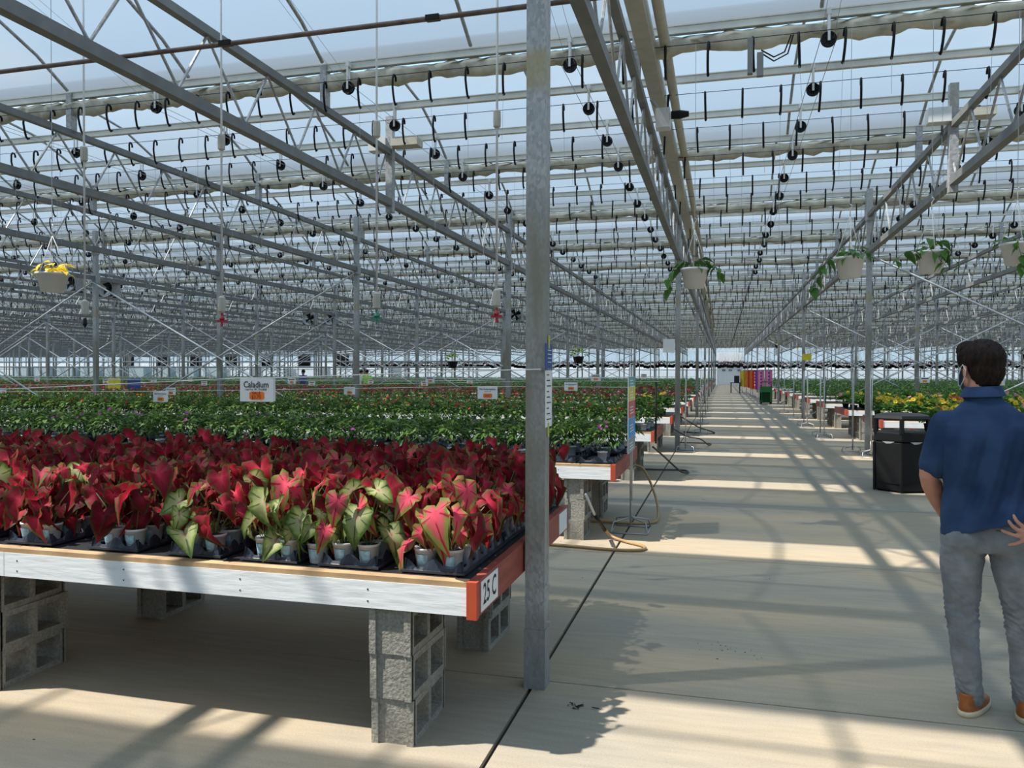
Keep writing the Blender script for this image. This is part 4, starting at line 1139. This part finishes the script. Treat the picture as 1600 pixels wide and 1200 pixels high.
def far_basket_mesh(seed, cname):
    rs = np.random.RandomState(seed); V, F, A = leaf_cloud(rs, 40, .22, .22, .12, .06, -.02); m_ = np_mesh('foliage', V, F, M[cname], A); return m_
fbm = [far_basket_mesh(i, c_) for i, c_ in enumerate(('imp', 'darkred', 'imp', 'cerise'))]
fpot = MB().lathe([(.10, -.18), (.15, 0)], (0, 0, 0), 10).mesh('pot', M['black']); 
def far_basket(x, y, z, me, lab, grp, s=1.0, wire=True):
    t = link('hanging_basket', fpot, None, (x, y, z), None, s); tag(t, lab, 'hanging plant', grp); link('foliage', me, t)['kind'] = 'stuff'
    if wire: link('hanging_wire', fwire, t)
    return t
fwire = MB().tube([(0, 0, 0), (0, 0, .42)], .006, 3).mesh('hanging_wire', M['wire'])
rng = random.Random(9)
for i in range(230):
    x = -50+i*.37; c_ = fbm[0] if rng.random() < .45 else (fbm[1] if rng.random() < .7 else fbm[3])
    if -.5 < x < 5: c_ = fbm[1]
    far_basket(x, 98+rng.uniform(-.3, .3), 2.62+rng.uniform(-.12, .12), c_, 'dark hanging basket in the row before the far end wall', 'hanging baskets along the far wall', 2.0)
o = MB().tube([(-52, 98, 3.0), (36, 98, 3.0)], .02, 4).build('basket_rail', M['steel']); o['kind'] = 'structure'
for i, (x, y, z, lb) in enumerate(((-8.4, 24, 1.95, 'dark leafy hanging basket in mid distance left of the near post'), (-4.3, 24, 2.1, 'dark leafy hanging basket just left of the near post in mid distance'), (3.7, 58, 3.6, 'dark hanging basket over the aisle far down'), (9.0, 30, 2.2, 'round dark hanging basket left of the person\'s head, first'), (9.8, 30, 2.25, 'round dark hanging basket left of the person\'s head, second'))):
    kq = round((y-8.25)/(P/3)); y = RAILS[kq]-.17+.03*math.sin(kq*2.1)
    t = far_basket(x, y, z, fbm[0], lb, None, 1.2); MB().tube([(0, 0, 0), (0, 0, (4.95-z)/1.2)], .006, 4).build('hanging_wire', M['wire'], t)

# ------------------------------------------------------------------ bin
def hexring(r, z, rot=0): return [(r*math.cos(rot+i*PI/3), r*math.sin(rot+i*PI/3), z) for i in range(6)]
bt = thing('litter_bin', (2.37, 11.72, 0), 'black hexagonal litter bin with open-sided lid beside the right-hand bench', 'bin', None, 0)
bt.scale = (1, 1, .94)
rot0 = math.atan2(-11.72, -2.37)     # one edge towards the camera
m_ = MB()
def prism(m_, rings):
    b = len(m_.v)
    for r in rings: m_.v += r
    n = len(rings[0])
    for i in range(len(rings)-1):
        for j in range(n): m_.f.append((b+i*n+j, b+i*n+(j+1) % n, b+(i+1)*n+(j+1) % n, b+(i+1)*n+j))
    m_.f.append(tuple(b+j for j in range(n))[::-1]); m_.f.append(tuple(b+(len(rings)-1)*n+j for j in range(n)))
prism(m_, [hexring(.33, 0, rot0), hexring(.375, .03, rot0), hexring(.385, .70, rot0), hexring(.36, .72, rot0)])
for i in range(6):
    a = rot0+i*PI/3; a2 = a+PI/3; p0 = Vector((math.cos(a), math.sin(a), 0))*.385; p1 = Vector((math.cos(a2), math.sin(a2), 0))*.385
    for p in (p0,): m_.tube([(p.x*.99, p.y*.99, .01), (p.x*1.01, p.y*1.01, .71)], .018, 6)
    q = p0.lerp(p1, .5); m_.tube([(p0.x, p0.y, .13), (p1.x, p1.y, .13)], .006, 4); 
m_.build('bin_body', M['black'], bt)
m_ = MB(); prism(m_, [hexring(.385, .725, rot0), hexring(.39, .74, rot0), hexring(.39, .84, rot0), hexring(.375, .85, rot0)]); 
prism(m_, [hexring(.39, 1.03, rot0), hexring(.395, 1.05, rot0), hexring(.375, 1.09, rot0), hexring(.22, 1.12, rot0)])
for i in range(6):
    a = rot0+i*PI/3; p = Vector((math.cos(a), math.sin(a), 0))*.372
    m_.tube([(p.x, p.y, .84), (p.x, p.y, 1.05)], .03, 6)
m_.build('lid', M['black'], bt)
m_ = MB()
for i, (u0, u1) in enumerate(((0, 1), (5, 6))):
    a = rot0+u0*PI/3; a2 = rot0+u1*PI/3; p0 = Vector((math.cos(a), math.sin(a), 0))*.392; p1 = Vector((math.cos(a2), math.sin(a2), 0))*.392
    q = [p0.lerp(p1, u) for u in (.3, .45, .6, .75)]
    m_.quad((q[0].x, q[0].y, .722), (q[3].x, q[3].y, .722), (q[2].x, q[2].y, .695), (q[1].x, q[1].y, .690))
m_.build('bag_edge', M['wire'], bt)

# notices on the near post
t = thing('notice', (C0+.052, 0, 0), 'blue and white paper notices taped to the side of the near post', 'notice')
MB().box(0, .002, 3.79, 3.955, 1.60, 1.735).build('blue_sheet', M['blue'], t)
p = MB().box(0, .002, 3.80, 3.95, 1.315, 1.60).build('white_sheet', M['paper'], t)
l_ = MB()
for i in range(9): l_.box(.0022, .003, 3.825, 3.825+.05+.05*((i*7) % 3)/2, 1.575-.028*i, 1.58-.028*i)
l_.build('lettering', M['ink'], p)
l_ = MB()
for i in range(4): l_.box(.0022, .003, 3.85, 3.93, 1.70-.02*i, 1.704-.02*i)
l_.build('lettering', M['paper'], t)
MB().box(0, .0035, 3.86, 3.89, 1.71, 1.775).box(0, .0035, 3.85, 3.88, 1.265, 1.335).build('tape', M['tape'], t)
o = MB().box(C0+CS-.055, C0+CS+.26, Y1+2*D-.06, Y1+2*D-.052, 2.05, 2.28).build('yellow_notice', M['sign_yellow']); tag(o, 'yellow notice on a column right of the aisle', 'notice')
o = MB().box(C0-.30, C0-.06, Y1+D-.06, Y1+D-.052, 2.02, 2.30).build('white_notice', M['paper']); tag(o, 'white card fixed left of the second aisle post', 'notice')
o = MB().box(C0-.05, C0+.05, Y1+3*D-.06, Y1+3*D-.052, 2.0, 2.3).build('white_notice', M['paper']); tag(o, 'small white card on a distant aisle post', 'notice')

# ------------------------------------------------------------------ far end: cart, banners, things at the left back
t = thing('garden_cart', (2.18, 43, 0), 'green plastic garden cart standing in the aisle', 'cart')
MB().box(-.30, .30, -.4, .4, .62, .92).build('tub', M['green_cart'], t); MB().box(-.30, -.2, -.4, -.3, .05, .62).box(.2, .30, -.4, -.3, .05, .62).box(-.3, .3, .3, .4, .05, .62).box(-.3, -.24, -.4, .4, .2, .6).build('frame', M['green_cart'], t)
for sx in (-.24, .24):
    for sy in (-.33, .33): MB().lathe([(.08, -.03), (.08, .03)], (sx, sy, .08), 12, axis='x').build('wheel', M['black'], t)
MB().tube([(-.25, -.4, .9), (-.25, -.55, 1.15), (.25, -.55, 1.15), (.25, -.4, .9)], .02, 6).build('handle', M['black'], t)
fx = [('f_yellow', 1.55, 66), ('f_orange', 1.75, 62), ('f_red', 1.95, 59), ('f_orange', 2.0, 56.5), ('f_red', 2.1, 54.5), ('f_purple', 2.22, 53), ('f_pink', 2.3, 51), ('f_pink', 2.55, 47)]
for c_, x, y in fx:
    cn = c_.replace('f_', '')
    dup_ = cn in ('orange', 'red', 'pink'); nb = ' nearer' if dup_ and y in (56.5, 54.5, 47) else ' farther' if dup_ else ''
    t = thing('banner', (x, y, 0), f'{cn} hanging banner in the row right of the aisle'+(f', the{nb} of two' if dup_ else ''), 'banner', 'coloured banners down the aisle')
    MB().tube([(0, 0, 0), (0, 0, 1.8)], .02, 6).tube([(-.22, 0, 1.8), (.22, 0, 1.8)], .015, 6).box(-.25, .25, -.2, .2, 0, .03).build('stand', M['steel'], t)
    m_ = MB(); n = 10
    for i in range(n+1):
        u = i/n; m_.v += [(-.19+.38*u, .05*math.sin(u*9), .55), (-.19+.38*u, .03*math.sin(u*9+1), 1.8)]
    for i in range(n): m_.f.append((2*i, 2*i+2, 2*i+3, 2*i+1))
    m_.build('cloth', M[c_], t, True)
    if cn in ('pink', 'red'):
        l_ = MB()
        for i in range(5): l_.box(-.06, .06, -.07, -.06, 1.58-.2*i, 1.67-.2*i)
        l_.build('lettering', M['paper'] if cn == 'red' else M['f_purple'], t)
t = thing('work_table', (.9, 66, 0), 'dark work table at the far end of the aisle', 'table')
MB().box(-.3, .5, -.4, .4, .8, .86).build('tabletop', M['black'], t); MB().box(-.28, -.2, -.3, .3, 0, .8).box(.4, .48, -.3, .3, 0, .8).build('leg', M['black'], t)
MB().box(0, .4, -.3, .3, .86, 1.4).build('box', M['blackmat'], t)

# pipework and equipment beyond the benches at the left back
o = MB().tube([(-62, 50, 2.35), (-15, 50, 2.35)], .05, 6).build('cross_pipe', M['steel']); tag(o, 'upper horizontal steel pipe crossing the far left', 'pipe')
o = MB().tube([(-62, 50, 1.95), (-15, 50, 1.95)], .05, 6).build('cross_pipe', M['steel']); tag(o, 'lower horizontal steel pipe crossing the far left', 'pipe')
for i in range(9):
    o = MB().box(-92+i*3.7, -92+i*3.7+2.4, 84, 85.5, .0, 2.3).build('plastic_tank', M['wallb']); tag(o, f'pale grey plastic container at the far left back, {ordw(i+1)} from the left', 'container', 'containers at the left back')
for i in range(7):
    x = -95+i*6.5; t = thing('exhaust_fan', (x, FARY-.46, 0), f'large dark louvred exhaust fan in the far wall, {ordw(i+1)} from the left', 'fan', 'exhaust fans at the left back')
    MB().box(-.95, .95, 0, .4, 2.6, 4.4).build('louvre', M['black'], t); MB().box(-1.05, 1.05, .05, .45, 2.5, 2.6).box(-1.05, 1.05, .05, .45, 4.4, 4.5).build('frame', M['whitep'], t)
for i in range(12):  # plain upright white panels, simple boxes standing before the far wall
    x = -100+i*5.2; o = MB().box(x, x+1.7, 96, 96.5, 0, 2.1+.3*(i % 2)).build('white_panel', M['wallw']); tag(o, f'white panel standing at the far left back, {ordw(i+1)} from the left', 'cabinet', 'white panels at the left back')
for i, (c_, x, y) in enumerate((('sign_yellow', -19.6, 21.5), ('blue', -19.0, 21.7))):
    o = MB().box(x, x+.5, y, y+.02, .95, 1.38).build('display_board', M[c_]); tag(o, ('yellow', 'blue')[i]+' display board behind the flowers at far left', 'board')

# small litter on the slabs
m_ = MB(); rg = random.Random(4)
for i in range(70):
    x, y = rg.gauss(.05, .10), rg.gauss(4.62, .07)
    if i > 26: x, y = rg.uniform(-3, 3), rg.uniform(2.6, 8)
    r = rg.uniform(.0015, .0045); m_.lathe([(r, 0), (r*.5, r*.5)], (x, y, 0), 5, rot=rg.random(), sx=rg.uniform(.6, 2.4))
o = m_.build('soil_crumbs', M['soil']); tag(o, 'scattered soil crumbs on the concrete', 'crumbs', None, 'stuff')
m_ = MB()
for i in range(13):
    x, y = -.86+.2*0+rg.gauss(0, .035)+.20, 3.66+rg.gauss(0, .018); m_.tube([(x, y, .003), (x+rg.uniform(-.04, .04), y+rg.uniform(-.02, .02), .006)], .0025, 3)
o = m_.build('dried_leaf', M['soil']); tag(o, 'dry leaf scrap on the slab beside the near post', 'leaf')

# ------------------------------------------------------------------ people
def bake(m_, voxel, name, mat, smooth_it=6, fn=None):
    me = bpy.data.meshes.new(name); me.from_pydata(m_.v, [], m_.f)
    o = bpy.data.objects.new('tmp', me); COL.objects.link(o)
    r = o.modifiers.new('r', 'REMESH'); r.mode = 'VOXEL'; r.voxel_size = voxel
    s_ = o.modifiers.new('s', 'SMOOTH'); s_.factor = .5; s_.iterations = smooth_it
    bpy.context.view_layer.update()
    out = bpy.data.meshes.new_from_object(o.evaluated_get(bpy.context.evaluated_depsgraph_get())); bpy.data.objects.remove(o)
    out.name = name; out.materials.clear(); out.materials.append(mat)
    if fn:
        n = len(out.vertices); co = np.empty(n*3, 'f'); out.vertices.foreach_get('co', co); no = np.empty(n*3, 'f'); out.vertices.foreach_get('normal', no)
        co = co.reshape(-1, 3); no = no.reshape(-1, 3); co = co+no*fn(co)[:, None]; out.vertices.foreach_set('co', co.astype('f').ravel())
    out.polygons.foreach_set('use_smooth', [True]*len(out.polygons)); out.update()
    return out
def limb(m_, pts, rs, n=14, sub=5):
    P_ = [Vector(p) for p in pts]; q = []; r = []
    PP_ = [P_[0]]+P_+[P_[-1]]; RR = [rs[0]]+list(rs)+[rs[-1]]
    for i in range(1, len(PP_)-2):
        for j in range(sub):
            t_ = j/sub; a, b, c_, d_ = PP_[i-1], PP_[i], PP_[i+1], PP_[i+2]
            q.append(.5*((2*b)+(-a+c_)*t_+(2*a-5*b+4*c_-d_)*t_*t_+(-a+3*b-3*c_+d_)*t_**3)); r.append(RR[i]*(1-t_)+RR[i+1]*t_)
    q.append(P_[-1]); r.append(rs[-1])
    m_.tube(q, r, n); m_.ell(q[-1], r[-1], r[-1], r[-1], 12, 8); m_.ell(q[0], r[0], r[0], r[0], 12, 8)

pr = thing('person', (1.185, 4.08, 0), 'man seen from behind in navy polo, grey jeans and tan shoes, hand on hip', 'person', None, -.24)
# local frame: x to his right, y the way he faces, z up
sh_L, sh_R = (-.170, 0, 1.350), (.185, -.005, 1.355)
el_L, wr_L, ha_L = (-.235, .01, 1.10), (-.165, .13, .90), (-.13, .17, .84)
el_R, wr_R = (.285, -.10, 1.14), (.205, -.175, .935)
b = MB()
# trunk, neck
b.loft([(0, 0, .80, .12, .06), (0, 0, .95, .12, .055), (0, 0, 1.12, .11, .055), (0, 0, 1.30, .14, .070), (0, 0, 1.40, .14, .075), (-.005, 0, 1.45, .07, .06)], 20)
limb(b, [(-.01, 0, 1.40), (-.018, .0, 1.50), (-.022, .01, 1.58)], (.068, .058, .056))
for s_, el, wr in ((sh_L, el_L, wr_L), (sh_R, el_R, wr_R)):
    limb(b, [s_, el, wr], (.056, .043, .029))
    fo = Vector(el).lerp(Vector(wr), .3); b.ell(fo, .042, .042, .055, 12, 8)
# head, turned to his left
hd = Matrix.Rotation(.55, 3, 'Z'); hc = Vector((-.025, .02, 1.615))
def hp(x, y, z): return tuple(hc+hd @ Vector((x, y, z)))
rotq = Euler((0, 0, .55))
b.ell(hp(0, -.005, .02), .077, .095, .100, 20, 14, rotq); b.ell(hp(0, .03, -.055), .056, .06, .065, 16, 12, rotq)
b.tube([hp(0, .085, .015), hp(0, .108, -.02), hp(0, .09, -.035)], [.009, .014, .012], 8)          # nose
b.ell(hp(0, .088, -.062), .022, .010, .008, 10, 6, rotq); b.ell(hp(0, .070, -.095), .022, .02, .016, 10, 6, rotq)   # mouth, chin
for s_ in (-1, 1):
    b.ell(hp(s_*.080, -.005, -.015), .009, .020, .033, 12, 8, Euler((.15, 0, .55+s_*.35))); b.ell(hp(s_*.030, .083, .012), .013, .008, .008, 8, 6)
# left hand (in front of his hip)
b.ell(ha_L, .028, .02, .045, 12, 8)
for i in range(4):
    p0 = Vector(ha_L)+Vector((-.02+.013*i, .01, -.03)); limb(b, [p0, p0+Vector((0, .02, -.035)), p0+Vector((.005, .015, -.065+.005*abs(i-1)))], (.0085, .0080, .0068), 8, 3)
limb(b, [Vector(ha_L)+Vector((.01, .01, .01)), Vector(ha_L)+Vector((.035, .03, -.02)), Vector(ha_L)+Vector((.03, .03, -.05))], (.010, .009, .008), 8, 3)
# right hand on the back of the hip: palm on the hip, fingers pointing to his left
wv_ = Vector(wr_R); palm = wv_+Vector((-.048, -.004, -.048))
b.ell(palm, .040, .018, .040, 14, 10, Euler((0, -.5, 0))); limb(b, [wv_, palm], (.028, .026), 12, 3)
k0 = palm+Vector((-.026, -.004, .026))
fing = [((-.020, -.004, .030), (-.028, -.002, .026), (-.012, .006, .024), .0085),      # index, raised
        ((-.034, -.006, .012), (-.030, -.002, .022), (-.014, .006, .020), .0088),
        ((-.038, -.006, -.008), (-.036, -.002, .008), (-.028, .004, .010), .0085),
        ((-.022, -.006, -.026), (-.034, 0, -.018), (-.020, .004, -.006), .0078)]
for o_, d1, d2, r in fing:
    p0 = palm+Vector(o_); p1 = p0+Vector(d1); p2 = p1+Vector(d2)
    limb(b, [palm+Vector(o_)*.35, p0, p1, p2], (r*1.15, r*1.1, r, r*.82), 8, 3)
limb(b, [palm+Vector((.0, .01, .02)), palm+Vector((.02, .035, .035)), palm+Vector((.0, .055, .045))], (.012, .010, .008), 8, 3)
body = link('body', bake(b, .0045, 'body', M['skin'], 4), pr)
# trousers
tr = MB()
tr.loft([(.005, 0, .77, .17, .105), (.005, -.005, .83, .178, .115), (.005, 0, .90, .172, .112), (.005, 0, .95, .165, .105)], 24, 2.4)
legL = [(-.088, 0, .84), (-.095, .0, .70), (-.092, .005, .48), (-.078, -.015, .30), (-.055, -.01, .075)]
legR = [(.095, 0, .84), (.115, .0, .70), (.145, .02, .48), (.158, .02, .30), (.168, .03, .095)]
for lg in (legL, legR): limb(tr, lg, (.098, .092, .072, .062, .057), 18)
tr.ell((-.075, -.05, .83), .092, .075, .09); tr.ell((.09, -.05, .83), .092, .075, .09)
def jf(c):
    z = c[:, 2]; w_ = np.exp(-((z-.46)/.14)**2)+np.exp(-((z-.14)/.07)**2)*.8+np.exp(-((z-.76)/.05)**2)*.5
    return (.0040*np.sin(z*120+c[:, 0]*60+4*np.sin(c[:, 0]*33+z*17)+2.5*np.sin(c[:, 1]*37+z*29))*np.sin(z*31+c[:, 0]*40+1.0)+.003*np.sin(z*210+5*np.sin(z*23+c[:, 0]*25)))*w_+.002*np.sin(z*37+c[:, 0]*60)
tro = link('jeans', bake(tr, .008, 'jeans', M['jeans'], 6, jf), pr)
m_ = MB()
for (x0, x1) in ((.035, .165),):
    yb = -.133
    m_.tube([(x0, yb+.006, .885), (x1, yb+.030, .875)], .0018, 5)
m_.build('pocket_seam', M['ink'], tro)
# polo shirt
s_ = MB()
s_.loft([(.010, .0, .885, .196, .138, .30, 0), (.008, 0, .94, .188, .130, .22, 0), (.004, 0, 1.0, .172, .118, .08, 0), (.0, 0, 1.05, .165, .112), (-.002, 0, 1.18, .178, .118), (0, 0, 1.29, .192, .120), (0, 0, 1.35, .188, .108), (-.003, 0, 1.405, .148, .090), (-.008, .0, 1.455, .092, .07), (-.012, 0, 1.475, .07, .062)], 28, 2.3)
for sh, el, u in ((sh_L, el_L, .80), (sh_R, el_R, .78)):
    e_ = Vector(sh).lerp(Vector(el), u); limb(s_, [sh, Vector(sh).lerp(Vector(el), .4), e_], (.066, .065, .060), 16)
s_.loft([(-.012, .0, 1.455, .082, .075), (-.015, .0, 1.49, .070, .068), (-.018, .004, 1.525, .064, .063)], 20)
def sf(c):
    x_, y_, z = c[:, 0], c[:, 1], c[:, 2]; back = (y_ < .0)
    w_ = np.clip((1.36-z)/.15, 0, 1)*np.clip((.235-np.abs(x_))/.05, 0, 1)
    ph = (x_*1.0-(z-1.2)*.38)
    f1 = np.sin(ph*52+2*np.sin(z*5)); f2 = np.sin(ph*31+1.3+z*4)
    w_ = w_*np.clip((z-.86)/.10, .12, 1)
    f3 = np.sin(ph*17+.6+z*2.5)
    return (.011*f1*np.abs(f1)+.011*f2+.009*f3)*w_+.0015*np.sin(z*80+x_*30)*(z > 9)
shirt = link('polo_shirt', bake(s_, .0075, 'polo_shirt', M['shirt'], 5, sf), pr)
cl = MB(); n = 28
prof = [(.070, 1.485), (.066, 1.528), (.073, 1.530), (.092, 1.482)]
for r, z in prof:
    for j in range(n): a = 2*PI*j/n; cl.v.append((-.017+r*math.cos(a)*1.02, .002+r*math.sin(a)*.98, z+.004*math.cos(a)-(.012 if math.sin(a) > .5 else 0)))
for i in range(3):
    for j in range(n): cl.f.append((i*n+j, i*n+(j+1) % n, (i+1)*n+(j+1) % n, (i+1)*n+j))
cl.build('collar', M['shirt'], shirt, True)
# hair
h = MB()
h.ell(hp(0, -.012, .040), .090, .104, .096, 22, 16, rotq); h.ell(hp(0, -.045, -.010), .078, .066, .075, 18, 12, rotq); h.ell(hp(.0, -.052, -.045), .062, .042, .055, 16, 10, rotq)
h.ell(hp(-.02, .055, .085), .06, .05, .045, 14, 10, rotq); h.ell(hp(.03, .04, .09), .05, .05, .04, 14, 10, rotq)
h.ell(hp(-.062, .03, .045), .026, .045, .045, 12, 8, rotq); h.ell(hp(.062, .03, .045), .026, .045, .045, 12, 8, rotq)
def hf(c):
    x_, y_, z = c[:, 0], c[:, 1], c[:, 2]; a = np.arctan2(y_-hc.y, x_-hc.x)
    return .0022*np.sin(a*29+z*50+4*np.sin(z*31+a*5))*np.sin(z*38+a*7)+.0016*np.sin(a*47-z*90+3*np.sin(a*9))
link('hair', bake(h, .005, 'hair', M['hair'], 3, hf), pr)
# mask
mk = MB(); n = 12
for z, sc_ in ((.0, .9), (-.03, 1.0), (-.07, 1.0), (-.10, .8)):
    for j in range(n+1):
        a = -1.25+2.5*j/n; mk.v.append(hp(.072*sc_*math.sin(a), .03+.092*sc_*math.cos(a), z-.005))
for i in range(3):
    for j in range(n): q = i*(n+1)+j; mk.f.append((q, q+1, q+n+2, q+n+1))
mk = mk.build('face_mask', M['mask'], pr, True)
m_ = MB()
for s2 in (-1, 1):
    m_.tube([hp(s2*.068, .06, -.01), hp(s2*.088, .0, .016), hp(s2*.090, -.026, -.01), hp(s2*.085, -.012, -.045), hp(s2*.065, .05, -.085)], .0018, 5)
m_.build('ear_loop', M['paper'], mk)
# shoes
def shoe(x, y, rz, lift=0):
    t_ = link('shoe', None, pr, (x, y, lift), (0, 0, rz)) if False else None
    s1 = MB(); s1.loft([(0, .07, .012, .046, .135), (0, .07, .035, .048, .140), (0, .055, .055, .044, .120), (0, .005, .080, .038, .065), (0, -.015, .105, .036, .045)], 22, 2.3)
    me = bake(s1, .006, 'shoe', M['shoe'], 3); o = link('shoe', me, pr, (x, y, lift), (0, 0, rz))
    s2 = MB(); s2.loft([(0, .07, 0, .049, .140), (0, .07, .004, .051, .143), (0, .07, .026, .050, .142)], 26, 2.3); s2.build('sole', M['sole'], o, True)
    return o
shoe(-.06, -.02, -.35); shoe(.17, .03, -.2)

# distant workers
def small_person(x, y, rz, top, hairc, lab, z=0):
    t = thing('person', (x, y, z), lab, 'person', None, rz)
    b = MB(); b.ell((0, 0, 1.60), .085, .1, .12); limb(b, [(0, 0, 1.38), (0, 0, 1.55)], (.06, .055), 10, 2)
    b.loft([(0, 0, .8, .15, .1), (0, 0, 1.1, .14, .1), (0, 0, 1.4, .15, .09)], 14)
    for s_ in (-1, 1):
        limb(b, [(s_*.19, 0, 1.38), (s_*.23, .03, 1.1), (s_*.2, .18, .92)], (.05, .042, .032), 10, 3); b.ell((s_*.2, .22, .89), .03, .05, .03)
        limb(b, [(s_*.09, 0, .85), (s_*.10, .01, .48), (s_*.10, 0, .06)], (.085, .06, .045), 10, 3); b.ell((s_*.10, .06, .05), .05, .13, .05)
    link('body', bake(b, .014, 'body', M['skin'], 3), t)
    c_ = MB(); c_.loft([(0, 0, .88, .18, .125), (0, 0, 1.15, .17, .12), (0, 0, 1.36, .19, .115), (0, 0, 1.45, .09, .08)], 16)
    for s_ in (-1, 1): limb(c_, [(s_*.19, 0, 1.38), (s_*.225, .02, 1.16)], (.066, .062), 10, 3)
    link('shirt', bake(c_, .014, 'shirt', top, 3), t)
    j_ = MB(); j_.loft([(0, 0, .75, .17, .12), (0, 0, .93, .17, .118)], 14)
    for s_ in (-1, 1): limb(j_, [(s_*.09, 0, .85), (s_*.10, .01, .48), (s_*.10, 0, .1)], (.095, .072, .06), 10, 3)
    link('trousers', bake(j_, .014, 'trousers', M['blue'], 3), t)
    h_ = MB(); h_.ell((0, -.02, 1.64), .095, .11, .10); link('hair', bake(h_, .014, 'hair', hairc, 2), t)
small_person(-17.3, 36.2, .6, M['hivis'], M['hair'], 'distant person in a yellow-green vest bending over far benches')
small_person(-17.8, 36.6, -.5, M['paper'], M['hair'], 'distant person in a white shirt beside the one in a yellow-green vest')
small_person(-21.0, 36.4, 1.2, M['blue'], M['hair'], 'distant person in dark blue between columns left of centre', .0)
